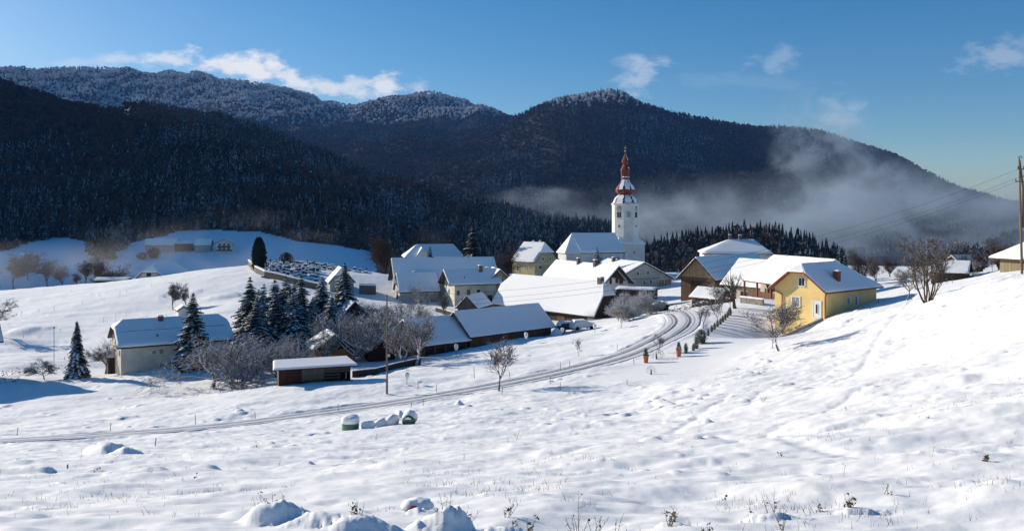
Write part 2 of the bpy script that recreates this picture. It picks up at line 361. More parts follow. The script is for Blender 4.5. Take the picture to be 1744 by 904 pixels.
COLS = {
 -1500: [(330,-20),(600,-10),(900,150),(1300,380),(2500,560),(4500,800),(8000,600)],
 -900: [(330,-25),(500,-30),(650,10),(900,220),(1250,450),(2000,560),(4500,900),(8000,700)],
 -450: [(330,-34),(500,-38),(640,0),(900,210),(1150,420),(1700,480),(2500,520),(4500,900),(8000,700)],  # columns left of view: unseen ridge raised to shade the far meadow
 -150: [(330,-36),(500,-42),(640,-20),(900,120),(1200,300),(1550,420),(2400,300),(4500,860),(8000,600)],
 0: [(330,-38),(480,-42),(560,Y(560,440)),(690,Y(690,412)),(1000,Y(1000,315)),(1500,Y(1500,160)),(1700,Y(1700,140)),(2400,150),(4500,Y(4500,116)),(6500,500),(8000,500)],
 200: [(330,-34),(480,-40),(560,Y(560,445)),(700,Y(700,408)),(1000,Y(1000,300)),(1350,Y(1350,192)),(1500,Y(1500,178)),(2200,100),(3000,150),(4500,Y(4500,112)),(6500,500),(8000,500)],
 300: [(330,-31),(480,-40),(560,Y(560,443)),(700,Y(700,396)),(1000,Y(1000,300)),(1350,Y(1350,192)),(1450,Y(1450,182)),(2200,80),(3000,180),(4500,Y(4500,114)),(6500,500),(8000,500)],
 400: [(330,-28),(480,-38),(560,Y(560,440)),(700,Y(700,392)),(1000,Y(1000,310)),(1350,Y(1350,214)),(1450,Y(1450,210)),(2100,60),(3000,Y(3000,250)),(4500,Y(4500,132)),(6500,500),(8000,500)],
 500: [(330,-28),(480,-38),(560,Y(560,440)),(680,Y(680,398)),(1000,Y(1000,318)),(1300,Y(1300,243)),(1400,Y(1400,245)),(1900,40),(2600,Y(2600,250)),(3300,Y(3300,215)),(4500,Y(4500,150)),(6500,400),(8000,400)],
 560: [(330,-28),(480,-38),(560,Y(560,440)),(660,Y(660,412)),(1000,Y(1000,325)),(1280,Y(1280,268)),(1800,40),(2300,Y(2300,262)),(3300,Y(3300,220)),(4500,Y(4500,172)),(6500,400),(8000,400)],
 600: [(330,-28),(480,-38),(560,Y(560,440)),(650,Y(650,420)),(1000,Y(1000,330)),(1250,Y(1250,282)),(1750,30),(2300,Y(2300,262)),(3200,Y(3200,216)),(4300,Y(4300,184)),(6500,300),(8000,400)],
 640: [(330,-28),(480,-40),(560,Y(560,445)),(640,Y(640,432)),(1000,Y(1000,338)),(1220,Y(1220,294)),(1700,20),(2200,Y(2200,265)),(3200,Y(3200,218)),(4200,Y(4200,170)),(6500,300),(8000,400)],
 700: [(330,-28),(600,-42),(800,Y(800,400)),(1160,Y(1160,312)),(1600,0),(2100,Y(2100,268)),(3100,Y(3100,225)),(4100,Y(4100,155)),(6500,300),(8000,400)],
 760: [(330,-28),(600,-42),(800,Y(800,405)),(1120,Y(1120,330)),(1500,-10),(2000,Y(2000,275)),(3000,Y(3000,230)),(4000,Y(4000,156)),(6500,300),(8000,400)],
 820: [(330,-28),(600,-45),(800,Y(800,408)),(1080,Y(1080,346)),(1450,-20),(2000,Y(2000,270)),(2700,Y(2700,235)),(3900,Y(3900,176)),(6500,300),(8000,400)],
 870: [(330,-28),(600,-46),(800,Y(800,412)),(1050,Y(1050,360)),(1400,-30),(1900,Y(1900,290)),(2600,Y(2600,214)),(3900,Y(3900,208)),(6500,300),(8000,400)],
 940: [(330,-30),(600,-46),(800,Y(800,415)),(1000,Y(1000,380)),(1400,-40),(1800,Y(1800,315)),(2600,Y(2600,164)),(3900,400),(8000,300)],
 1000: [(330,-30),(600,-48),(750,Y(750,425)),(950,Y(950,389)),(1020,Y(1020,379)),(1300,-40),(1700,Y(1700,340)),(2150,Y(2150,240)),(2600,Y(2600,152)),(3900,300),(8000,300)],
 1050: [(330,-30),(600,-48),(750,Y(750,428)),(950,Y(950,396)),(1020,Y(1020,388)),(1300,-50),(1700,Y(1700,340)),(2150,Y(2150,240)),(2600,Y(2600,151)),(3900,300),(8000,300)],
 1100: [(330,-32),(520,-45),(660,Y(660,424)),(850,-60),(1300,-50),(1700,Y(1700,335)),(2150,Y(2150,245)),(2600,Y(2600,169)),(3900,300),(8000,300)],
 1200: [(330,-32),(520,-42),(680,Y(680,402)),(850,-60),(1300,-50),(1700,Y(1700,335)),(2100,Y(2100,270)),(2600,Y(2600,203)),(3900,200),(8000,300)],
 1290: [(330,-30),(520,-38),(680,Y(680,388)),(850,-60),(1300,-50),(1700,Y(1700,335)),(2100,Y(2100,280)),(2600,Y(2600,219)),(3900,200),(8000,300)],
 1350: [(330,-30),(520,-40),(680,Y(680,404)),(850,-60),(1300,-50),(1700,Y(1700,335)),(2100,Y(2100,285)),(2600,Y(2600,220)),(3900,200),(8000,300)],
 1420: [(330,-30),(520,-42),(680,Y(680,430)),(850,-65),(1300,-50),(1700,Y(1700,340)),(2100,Y(2100,290)),(2600,Y(2600,231)),(3900,200),(8000,300)],
 1500: [(330,-34),(520,-50),(700,-55),(850,-65),(1300,-50),(1700,Y(1700,345)),(2100,Y(2100,300)),(2600,Y(2600,256)),(3900,200),(8000,300)],
 1600: [(330,-34),(520,-50),(700,-55),(850,-52),(1000,-60),(1300,-50),(1700,Y(1700,355)),(2100,Y(2100,335)),(2600,Y(2600,307)),(3900,60),(8000,200)],
 1650: [(330,-34),(520,-50),(700,-50),(860,Y(860,415)),(1000,-60),(1300,-50),(1700,Y(1700,360)),(2100,Y(2100,350)),(2600,Y(2600,330)),(3900,50),(8000,200)],
 1720: [(330,-34),(520,-50),(700,-50),(900,-55),(1100,Y(1100,400)),(1300,-50),(1700,Y(1700,365)),(2600,Y(2600,352)),(3900,30),(8000,200)],
 1900: [(330,-34),(520,-50),(900,-55),(1300,-50),(1700,0),(2600,60),(3900,120),(8000,200)],
 3200: [(330,-34),(520,-40),(900,0),(1300,50),(1700,100),(2600,200),(3900,250),(8000,300)]}
LD = np.linspace(math.log(230), math.log(8000), 240); PXG = np.arange(-1500, 3201, 10.0)
_cp = sorted(COLS); T_ = np.array([np.interp(LD, [math.log(max(d, 1)) for d, z in COLS[p]], [z for d, z in COLS[p]]) for p in _cp])
G_ = np.empty((len(PXG), len(LD)))
for j in range(len(LD)): G_[:, j] = np.interp(PXG, _cp, T_[:, j])
def blur(a, s, ax):
    k = np.exp(-.5 * (np.arange(-3 * s, 3 * s + 1) / s) ** 2); k /= k.sum()
    p = [(0, 0), (0, 0)]; p[ax] = (3 * s, 3 * s); a = np.pad(a, p, 'edge')
    return np.apply_along_axis(lambda v: np.convolve(v, k, 'valid'), ax, a)
G_ = blur(blur(G_, 2, 1), 2, 0)
def z_far(x, y):
    px = CX + F * x / y; a = np.clip((px - PXG[0]) / 10, 0, len(PXG) - 1.001); b = np.clip((np.log(y) - LD[0]) / (LD[1] - LD[0]), 0, len(LD) - 1.001)
    i = a.astype(int); j = b.astype(int); fa = a - i; fb = b - j
    z = (G_[i, j] * (1 - fa) + G_[i + 1, j] * fa) * (1 - fb) + (G_[i, j + 1] * (1 - fa) + G_[i + 1, j + 1] * fa) * fb
    w = sstep(y, 650, 1200); ridge = 1 - 2 * np.abs(fbm(x / 260, y / 420, 5, 3))
    return z + w * (ridge - .75) * 26 * np.clip(y / 2200, .4, 1.5)
def z_base(x, y):
    x = np.asarray(x, float); y = np.asarray(y, float)
    w = sstep(y, 262, 335); zn = np.where(w < 1, 0., 0.)
    near = w < 1
    zn = np.zeros(x.shape)
    if near.any(): zn[near] = z_rbf(x[near], y[near])
    zf = z_far(x, np.maximum(y, 230.))
    return zn * (1 - w) + zf * w
def gz(x, y): return float(z_base(np.array([x]), np.array([y]))[0])
_dd = np.exp(np.linspace(math.log(6), math.log(1500), 2600))
def ground(px, py, dmin=6, dmax=1500):
    """where the sight line through a photo point meets the land"""
    d = _dd[(_dd > dmin) & (_dd < dmax)]; x = (px - CX) / F * d; z = z_base(x, d); ray = (HY - py) / F * d
    k = np.where(z >= ray)[0]; i = k[0] if len(k) else int(np.argmin(np.abs(z - ray)))
    return Vector((x[i], d[i], z[i]))
def on(px, d):
    x = (px - CX) / F * d; return Vector((x, d, gz(x, d)))
# road centre line
ROAD = [ground(*p) for p in [(-160, 757), (0, 750), (200, 739), (400, 722), (550, 703), (658, 688), (750, 673), (850, 655), (950, 634), (1050, 609), (1100, 590)]]
ROAD += [on(1142, 107), on(1163, 116), on(1158, 126), on(1130, 137), on(1105, 150)]
def catmull(P, step=.5):
    out = []
    for i in range(len(P) - 1):
        p0 = P[max(i - 1, 0)]; p1 = P[i]; p2 = P[i + 1]; p3 = P[min(i + 2, len(P) - 1)]; n = max(2, int((p2 - p1).length / step))
        for k in range(n):
            t = k / n; out.append(.5 * ((2 * p1) + (p2 - p0) * t + (2 * p0 - 5 * p1 + 4 * p2 - p3) * t * t + (3 * p1 - p0 - 3 * p2 + p3) * t ** 3))
    return out + [P[-1]]
RC = catmull(ROAD); RA = np.array([(p.x, p.y) for p in RC])
def road_dist(x, y):
    d = np.full(x.shape, 1e9); m = (y > 40) & (y < 175) & (x > -90) & (x < 60)
    if m.any():
        q = np.c_[x[m], y[m]]; o = np.empty(len(q)); ra = RA[::2]
        for i in range(0, len(q), 40000): o[i:i + 40000] = np.sqrt(((q[i:i + 40000, None] - ra[None]) ** 2).sum(-1)).min(1)
        d[m] = o
    return d
MOUNDS = []   # (x, y, rx, ry, height, rot)
def mound(px, py, wpx, h, asp=.6, rot=0):
    g = ground(px, py); MOUNDS.append((g.x, g.y, wpx / 2 / F * g.y, wpx / 2 / F * g.y * asp, h, rot))
mound(190, 776, 95, .75, .75, 0); mound(165, 768, 55, .6, .8); mound(215, 778, 60, .5, .7)
mound(470, 893, 120, .42, .55, -8); mound(560, 897, 190, .26, .45, -6); mound(625, 903, 150, .22, .4); mound(750, 895, 110, .40, .5); mound(790, 893, 60, .34, .5); mound(870, 900, 110, .18, .5); mound(1145, 886, 60, .1, .5)
mound(706, 872, 30, .10, .8); mound(385, 506, 100, 1.3, .22); mound(330, 498, 60, .8, .2); mound(782, 688, 17, .55, .9); mound(50, 562, 60, .7, 1.6)  # includes a long flat bank on the left hill, added for its shadow
mound(1203, 722, 26, .22, .7); mound(1310, 870, 100, .12, .4); mound(1470, 858, 90, .1, .4)
TRACKS = [catmull([ground(*p) for p in q], .3) for q in ([(1744, 655), (1600, 668), (1450, 690), (1340, 700)], [(1744, 760), (1640, 770), (1520, 772), (1400, 765), (1300, 750), (1210, 742)], [(900, 790), (1000, 770), (1120, 745), (1200, 700), (1240, 672)], [(1560, 500), (1520, 545), (1500, 570), (1470, 620), (1400, 660)], [(1744, 700), (1560, 705), (1400, 730), (1300, 735)],
          [(1130, 660), (1250, 640), (1360, 600), (1440, 570), (1500, 548)], [(1280, 690), (1300, 665), (1450, 645), (1600, 600), (1744, 560)], [(1680, 640), (1500, 655), (1350, 720), (1250, 760)])]
def terrain(x, y, z0=None):
    z = z_base(x, y) if z0 is None else z0.copy()
    rd = road_dist(x, y); px = CX + F * x / np.maximum(y, .5)
    amp = 1 - sstep(y, 105, 190) * .45
    smooth = np.ones(x.shape)
    # the level drive and the garden below the yellow house lie smooth
    ux = (x - 24) * .56 + (y - 95) * .83; uv = (x - 24) * .83 - (y - 95) * .56
    garden = (1 - sstep(np.abs(uv), 4.5, 8)) * (1 - sstep(np.abs(ux - 6), 24, 32))
    smooth *= 1 - .9 * garden
    fld = sstep(rd, 2.1, 3.6); smooth *= .1 + .9 * fld
    near = 1 - sstep(y, 60, 110)
    m = .42 * fbm(x / 8, y / 5.5, 1, 2) + .185 * fbm(x / 2.6, y / 1.7, 11, 3) * (.55 + .45 * near) + .065 * fbm(x / .8, y / .55, 21, 3) * (.35 + .65 * near)
    t = vnoise(x / .95, y / .8, 41) + .5 * vnoise(x / 2.1, y / 2.3, 47)
    m += .16 * sstep(t, .27, .55) * sstep(fbm(x / 6, y / 6, 52, 2), -.1, .35)           # buried tussocks
    t2 = vnoise(x / .42, y / .36, 61); m += .05 * sstep(t2, .28, .5) * sstep(fbm(x / 4, y / 4, 57, 2), .0, .3) * near
    # wind and mowing ripples along the left hill
    m += .34 * fbm((x * .96 + y * .28) / 14, (y * .96 - x * .28) / 1.7, 71, 3) * sstep(y, 110, 160)
    z = z + m * smooth * amp
    z -= .10 * (1 - sstep(rd, 2.3, 2.7))
    z += .06 * np.exp(-((rd - 3.0) / .45) ** 2) * (1 + 1.2 * fbm(x / .7, y / .7, 80, 2))
    for mx, my, rx, ry, h, rot in MOUNDS:
        q = ((x - mx) / rx) ** 2 + ((y - my) / ry) ** 2; k = q < 6
        if k.any():
            e = np.sqrt(q[k]) + .42 * fbm(x[k] / (rx * .62), y[k] / (ry * .8), 90, 2)
            z[k] += .8 * h * (1 - sstep(e, .0, 1.25)) * (1 + .16 * fbm(x[k] / (rx * .4), y[k] / (ry * .5), 93, 3)) + .05 * fbm(x[k] / .16, y[k] / .14, 95, 3) * (e < 1)
    for T in TRACKS:
        ta = np.array([(p.x, p.y) for p in T]); lo = ta.min(0) - 1; hi = ta.max(0) + 1
        k = (x > lo[0]) & (x < hi[0]) & (y > lo[1]) & (y < hi[1])
        if k.any():
            q = np.c_[x[k], y[k]]; dm = np.empty(len(q)); ii = np.empty(len(q), int)
            for i in range(0, len(q), 30000):
                dd = ((q[i:i + 30000, None] - ta[None]) ** 2).sum(-1); ii[i:i + 30000] = dd.argmin(1); dm[i:i + 30000] = np.sqrt(dd.min(1))
            foot = .5 + .5 * np.sin(ii * .3 / .6 * 2 * PI); side = fbm(x[k] / .8, y[k] / .8, 97, 2)
            z[k] -= .13 * np.exp(-((dm + side * .25) / .3) ** 2) * (.35 + .65 * foot)
    return z
def grid_mesh(name, pxs, ds, z_fn, mats):
    PX, D = np.meshgrid(pxs, ds, indexing='ij'); X = (PX - CX) / F * D; Z = z_fn(X, D)
    V = np.stack([X, D, Z], -1).reshape(-1, 3); n, m = PX.shape; I = np.arange(n * m).reshape(n, m)
    Q = np.stack([I[:-1, :-1], I[1:, :-1], I[1:, 1:], I[:-1, 1:]], -1).reshape(-1, 4)
    me = np_mesh(name, V, Q); return newobj(name, me, None, mats), X, D, Z
pxs = np.concatenate([np.linspace(-1500, -70, 70), np.linspace(-60, 1804, 900), np.linspace(1815, 3200, 66)])
def geo(a, b, r): return np.exp(np.linspace(math.log(a), math.log(b), int(math.log(b / a) / r)))
ds = np.concatenate([geo(3, 50, .0075)[:-1], geo(50, 140, .0032)[:-1], geo(140, 340, .0075)])
go, GX, GD, GZ = grid_mesh('ground', pxs, ds, terrain, MAT['snow'])
tag(go, kind='structure')
# hills: forest floor with snow, russet leaf litter, clearings
m, t, b = M_new('hill_floor'); co = obj_coord(t, world=True)
n1 = noise_n(t, co, .02, 6, .65); n2 = noise_n(t, co, .25, 4, .7)
at_ = t.nodes.new('ShaderNodeAttribute'); at_.attribute_name = 'open'
wood = mixc(t, ramp(t, n2, .45, .75), (.022, .016, .012), (.16, .17, .19))
t.links.new(mixc(t, at_.outputs['Fac'], wood, (.84, .85, .88)), b.inputs['Base Color']); b.inputs['Roughness'].default_value = 1; b.inputs['Specular IOR Level'].default_value = .05
MAT['hill'] = m
# clearings (photo polygons on the far land)
def inpoly(px, py, poly):
    c = np.zeros(px.shape, bool); n = len(poly)
    for i in range(n):
        x1, y1 = poly[i]; x2, y2 = poly[(i + 1) % n]
        k = ((y1 > py) != (y2 > py)) & (px < (x2 - x1) * (py - y1) / ((y2 - y1) if y2 != y1 else 1e-9) + x1); c ^= k
    return c
def open_mask(x, y, z):
    px = CX + F * x / y; py = HY - F * z / y; j = fbm(x / 25, y / 25, 33, 3) * 16; o = np.zeros(x.shape)
    o[(y < 520)] = 1
    meadow = inpoly(px + j, py + j * .4, [(-400, 432), (0, 432), (50, 412), (90, 402), (150, 412), (158, 440), (190, 442), (215, 415), (290, 398), (370, 390), (440, 393), (500, 408), (560, 414), (640, 430), (645, 480), (-400, 480)])
    o[meadow & (y < 800)] = 1
    o[inpoly(px + j * .2, py, [(955, 372), (985, 374), (1015, 379), (1045, 384), (1045, 390), (1000, 388), (960, 384)]) & (y > 880) & (y < 1100)] = 1
    o[inpoly(px, py, [(165, 186), (225, 186), (225, 192), (165, 192)]) & (y < 1600) & (y > 1200)] = 1
    o[(px > 1440) & (y < 800)] = 1
    return o
dsf = np.concatenate([geo(340, 1700, .009)[:-1], geo(1700, 5400, .012)])
pxf = np.concatenate([np.linspace(-1500, -80, 90), np.linspace(-60, 1804, 620), np.linspace(1815, 3200, 70)])
pxf = pxs  # same columns so that the seam with the near ground closes
ho, HX, HD, HZ = grid_mesh('hills', pxf, dsf, z_base, MAT['hill'])
# first row of hills = last row of ground
vco = np.empty(len(ho.data.vertices) * 3, np.float32); ho.data.vertices.foreach_get('co', vco); vco = vco.reshape(len(pxs), len(dsf), 3)
vco[:, 0, 2] = GZ[:, -1]; ho.data.vertices.foreach_set('co', vco.ravel())
op = open_mask(HX, HD, HZ); a = ho.data.attributes.new('open', 'FLOAT', 'POINT'); a.data.foreach_set('value', op.ravel().astype(np.float32))
tag(ho, kind='structure')

# the drop behind the last ridge and the land behind the viewer are closed by one far sheet
def tz(x, y): return float(terrain(np.array([x], float), np.array([y], float))[0])
def tg(px, py, **k):
    g = ground(px, py, **k); return Vector((g.x, g.y, tz(g.x, g.y) if g.y < 340 else g.z))

# road ribbon with wheel ruts
m, t, b, c = snow_mat('rolled_snow', .8); 
ra = t.nodes.new('ShaderNodeAttribute'); ra.attribute_name = 'rut'
nn = noise_n(t, obj_coord(t, world=True), 3.0, 5, .7)
f = math_n(t, 'MULTIPLY', ra.outputs['Fac'], ramp(t, nn, .2, .62))
t.links.new(mixc(t, f, mixc(t, .45, c, (.52, .52, .54)), (.085, .085, .095)), b.inputs['Base Color']); MAT['road'] = m
us = np.linspace(-2.45, 2.45, 72); V = []; rut = []
for i, p in enumerate(RC):
    q = RC[min(i + 1, len(RC) - 1)]; r = RC[max(i - 1, 0)]; d = (q - r); d.z = 0; d.normalize(); nrm = Vector((-d.y, d.x, 0))
    V.append(np.c_[p.x + us * nrm.x, p.y + us * nrm.y]); rut.append(us)
V = np.array(V); U = np.array(rut); ii = np.arange(len(RC))[:, None] * .5
wob = fbm(ii / 9 + 0 * U, 0 * U, 3, 2) * .25
prof = np.zeros(U.shape); dark = np.zeros(U.shape)
for c0, w, dp in ((-.95, .25, .12), (1.0, .25, .12), (-.45, .14, .04), (1.55, .16, .06), (-1.55, .14, .04)):
    g = np.exp(-((U - c0 - wob) / w) ** 2); prof -= dp * g; dark += g * (1 if dp > .08 else .5)
prof += .03 * fbm(V[..., 0] / .35, V[..., 1] / .35, 8, 3)
zb = z_base(V[..., 0], V[..., 1]) + prof + .03
edge = np.abs(U) > 2.35; zb[edge] -= .12
Vv = np.concatenate([V, zb[..., None]], -1).reshape(-1, 3); n, k = U.shape; I = np.arange(n * k).reshape(n, k)
Q = np.stack([I[:-1, :-1], I[1:, :-1], I[1:, 1:], I[:-1, 1:]], -1).reshape(-1, 4)
me = np_mesh('road', Vv, Q); a = me.attributes.new('rut', 'FLOAT', 'POINT'); a.data.foreach_set('value', np.clip(dark, 0, 1).ravel().astype(np.float32))
tag(newobj('road', me, None, MAT['road']), kind='structure')

# ------------------------------------------------------------------ far woods (nobody could count these): points carrying low trees
def proto_conifer(seed, snow=0.2, layers=6, n=7):
    r = random.Random(seed); b = MB(); b.tube([(0, 0, -2), (0, 0, 12)], [.35, .15], 4, 0, False)
    for i in range(layers):
        k = i / layers; z0 = 2.0 + k * 15.5; R = (3.6 - 3.2 * k) * r.uniform(.85, 1.15); top = z0 + 5.2 - 1.6 * k; base = len(b.v)
        b.v.append((r.uniform(-.15, .15), r.uniform(-.15, .15), min(top, 20)))
        for j in range(n * 2):
            w = PI * j / n + i * .5; rr = R * (r.uniform(.8, 1.15) if j % 2 == 0 else .5); b.v.append((rr * math.cos(w), rr * math.sin(w), z0 - (.7 if j % 2 == 0 else -.1) + r.uniform(-.3, .3)))
        for j in range(n * 2):
            b.f.append((base, base + 1 + j, base + 1 + (j + 1) % (n * 2))); b.m.append(1 if r.random() < snow else 0)
    return b
def proto_bare(seed, n=80, h=16, w=.22):
    r = random.Random(seed); b = MB(); b.tube([(0, 0, -2), (0, 0, 7)], [.3, .2], 4, 0, False)
    for i in range(n):
        a = r.uniform(0, 2 * PI); e = math.acos(r.uniform(-.25, 1)); L = r.uniform(.6, 1)
        d = Vector((math.sin(e) * math.cos(a) * 4.6, math.sin(e) * math.sin(a) * 4.6, math.cos(e) * h * .42 + 1)) * L
        s = Vector((0, 0, h * .45)) + d * .25; t = Vector((0, 0, h * .45)) + d; p = d.cross(Vector((r.uniform(-1, 1), r.uniform(-1, 1), .3))).normalized() * w
        k = len(b.v); b.v += [tuple(s - p), tuple(s + p), tuple(t + p * 2.6 + Vector((0, 0, .4))), tuple(t - p * 2.6)]; b.f.append((k, k + 1, k + 2, k + 3)); b.m.append(0)
    return b
def proto_obj(name, b, mats):
    me = b.mesh(name); [me.materials.append(m_) for m_ in mats]; return bpy.data.objects.new(name, me)
fc = [MAT['f_con'], MAT['f_snow']]
PRO = {'con': [proto_obj('far_conifer', proto_conifer(1, .10), fc), proto_obj('far_conifer', proto_conifer(2, .16), fc), proto_obj('far_conifer', proto_conifer(3, .05), fc)],
       'snc': [proto_obj('far_snowy_conifer', proto_conifer(4, .34), fc), proto_obj('far_snowy_conifer', proto_conifer(5, .48), fc)],
       'brn': [proto_obj('far_bare_tree', proto_bare(6), [MAT['f_brown']]), proto_obj('far_bare_tree', proto_bare(7, 70), [MAT['f_brown']])],
       'mix': [proto_obj('far_dusted_tree', proto_bare(8), [MAT['f_mix']])],
       'fro': [proto_obj('far_frosted_tree', proto_bare(9, 90, 16, .3), [MAT['f_frost']])]}
def gn_forest(name, proto, P, sc, rot, label):
    me = bpy.data.meshes.new(name); me.vertices.add(len(P)); me.vertices.foreach_set('co', P.astype(np.float32).ravel())
    for an, v_ in (('sc', sc), ('rz', rot)):
        a = me.attributes.new(an, 'FLOAT', 'POINT'); a.data.foreach_set('value', v_.astype(np.float32))
    o = newobj(name, me); ng = bpy.data.node_groups.new(name, 'GeometryNodeTree')
    ng.interface.new_socket('Geometry', in_out='INPUT', socket_type='NodeSocketGeometry'); ng.interface.new_socket('Geometry', in_out='OUTPUT', socket_type='NodeSocketGeometry')
    gi = ng.nodes.new('NodeGroupInput'); g_o = ng.nodes.new('NodeGroupOutput'); ip = ng.nodes.new('GeometryNodeInstanceOnPoints'); oi = ng.nodes.new('GeometryNodeObjectInfo')
    oi.inputs['Object'].default_value = proto; oi.inputs['As Instance'].default_value = True
    na = ng.nodes.new('GeometryNodeInputNamedAttribute'); na.inputs[0].default_value = 'sc'; nb = ng.nodes.new('GeometryNodeInputNamedAttribute'); nb.inputs[0].default_value = 'rz'
    cx = ng.nodes.new('ShaderNodeCombineXYZ'); L = ng.links.new
    L(nb.outputs[0], cx.inputs[2]); L(gi.outputs[0], ip.inputs['Points']); L(oi.outputs['Geometry'], ip.inputs['Instance']); L(cx.outputs[0], ip.inputs['Rotation']); L(na.outputs[0], ip.inputs['Scale']); L(ip.outputs[0], g_o.inputs[0])
    md = o.modifiers.new('scatter', 'NODES'); md.node_group = ng
    tag(o, label, 'forest', None, 'stuff'); return o
rng = np.random.default_rng(4)
def scatter(d0, d1, sp, p0=-190, p1=1800):
    """even random points over the far land between two distances, about sp metres apart"""
    A = (p1 - p0) / F * (d1 * d1 - d0 * d0) / 2; n = int(A / (sp * sp)); d = np.sqrt(rng.uniform(d0 * d0, d1 * d1, n)); px = rng.uniform(p0, p1, n); return (px - CX) / F * d, d
pts = [scatter(520, 1000, 6.6), scatter(1000, 1700, 7.6), scatter(1700, 3300, 10.5), scatter(3300, 4700, 14)]
fx = np.concatenate([p[0] for p in pts]); fy = np.concatenate([p[1] for p in pts]); fsz = np.concatenate([np.full(len(p[0]), s) for p, s in zip(pts, (.82, .85, 1.0, 1.15))])
fz = z_base(fx, fy); fpx = CX + F * fx / fy; fpy = HY - F * fz / fy
keep = open_mask(fx, fy, fz) < .5
keep &= ~((fpx > 952) & (fpx < 1050) & (fy > 790) & (fy < 900))
# drop what stands well behind a ridge and cannot be seen
GE = G_ / np.exp(LD)[None]; GM = np.maximum.accumulate(GE, 1); ia = np.clip(((fpx - PXG[0]) / 10).round().astype(int), 0, len(PXG) - 1); jb = np.clip(((np.log(fy) - LD[0]) / (LD[1] - LD[0])).astype(int) - 1, 0, len(LD) - 1)
keep &= (fz + 55) / fy > GM[ia, jb]
keep &= ~((fy > 700) & (fy < 800) & (fpx > 1460)); keep &= ~((fpx > 1470) & (fy < 1300) & ~(((fpx - 1645) / 38) ** 2 + ((fy - 860) / 60) ** 2 < 1) & ~(((fpx - 1725) / 45) ** 2 + ((fy - 1100) / 80) ** 2 < 1))
fsz = fsz * np.where((fy < 800) & (fpx > 1080), .82, 1.0)
n1 = fbm(fx / 210, fy / 260, 101, 3); n2 = fbm(fx / 60, fy / 80, 111, 3); r1 = rng.random(len(fx)); kind = np.full(len(fx), 0)
# share of conifers: left flank and knoll mostly spruce, middle hills mostly bare russet wood
pc = .25 + 2.6 * n1 + .9 * n2
pc += np.where((fy < 1500) & (fpx > 330) & (fpx < 1060), .55, 0) + np.where((fy < 800) & (fpx > 1080), 1.3, 0) + np.where((fy < 900) & (fpx < 330), .25, 0)
pc += np.where((fy > 1250) & (fy < 1700) & (fpx > 230) & (fpx < 480), .5, 0) + np.where((fy > 1900) & (fy < 3300) & (fpx > 1080), .2, 0)
pc -= np.where((fy < 1700) & (fpx < 240) & (fy > 900), .25, 0) + np.where((fy > 1700) & (fy < 2500) & (fpx > 480) & (fpx < 1080), .35, 0)
con = r1 < pc
r2 = rng.random(len(fx)); snowy = (n2 * 2.4 + n1 * 1.0 + .16 + np.where((fy < 800) & (fpx > 1080), .2, 0) + np.where((fpx > 330) & (fy < 1500), .12, 0) + np.where((fpx > 480) & (fpx < 900) & (fy < 1150), .22, 0)) > r2
kind[con & snowy] = 1; kind[~con] = 2; kind[(~con) & (r2 < .10 + n1 * .5)] = 3
top = np.where(fy > 3300, sstep(fpy, 245, 150) * 1.25, 0) + np.where((fy > 2000) & (fy <= 3300), 1.0 * sstep(fpy, 190, 160) * (fpx > 900), 0)
fr = rng.random(len(fx)) < top * (1.0 + n1 * 1.2); kind[fr & ~(con & (r2 > .75))] = 4
kinds = [('conifer_forest', 'con', 'dark spruce wood covering the shaded slopes'), ('snowy_conifer_forest', 'snc', 'snow dusted spruces mixed through the dark slopes'),
         ('bare_forest', 'brn', 'russet bare broadleaf wood on the shaded hills'), ('dusted_forest', 'mix', 'grey snow dusted broadleaf wood on the hills'), ('frosted_forest', 'fro', 'white frosted broadleaf wood on the sunlit summits')]
for ki, (nm, pk, lb) in enumerate(kinds):
    sel = np.where(keep & (kind == ki))[0]; pr = PRO[pk]
    for q, po in enumerate(pr):
        s_ = sel[q::len(pr)]
        if len(s_): gn_forest(nm, po, np.c_[fx[s_], fy[s_], fz[s_] - .5], fsz[s_] * rng.uniform(.5, 1.2, len(s_)), rng.uniform(0, 6.28, len(s_)), lb)

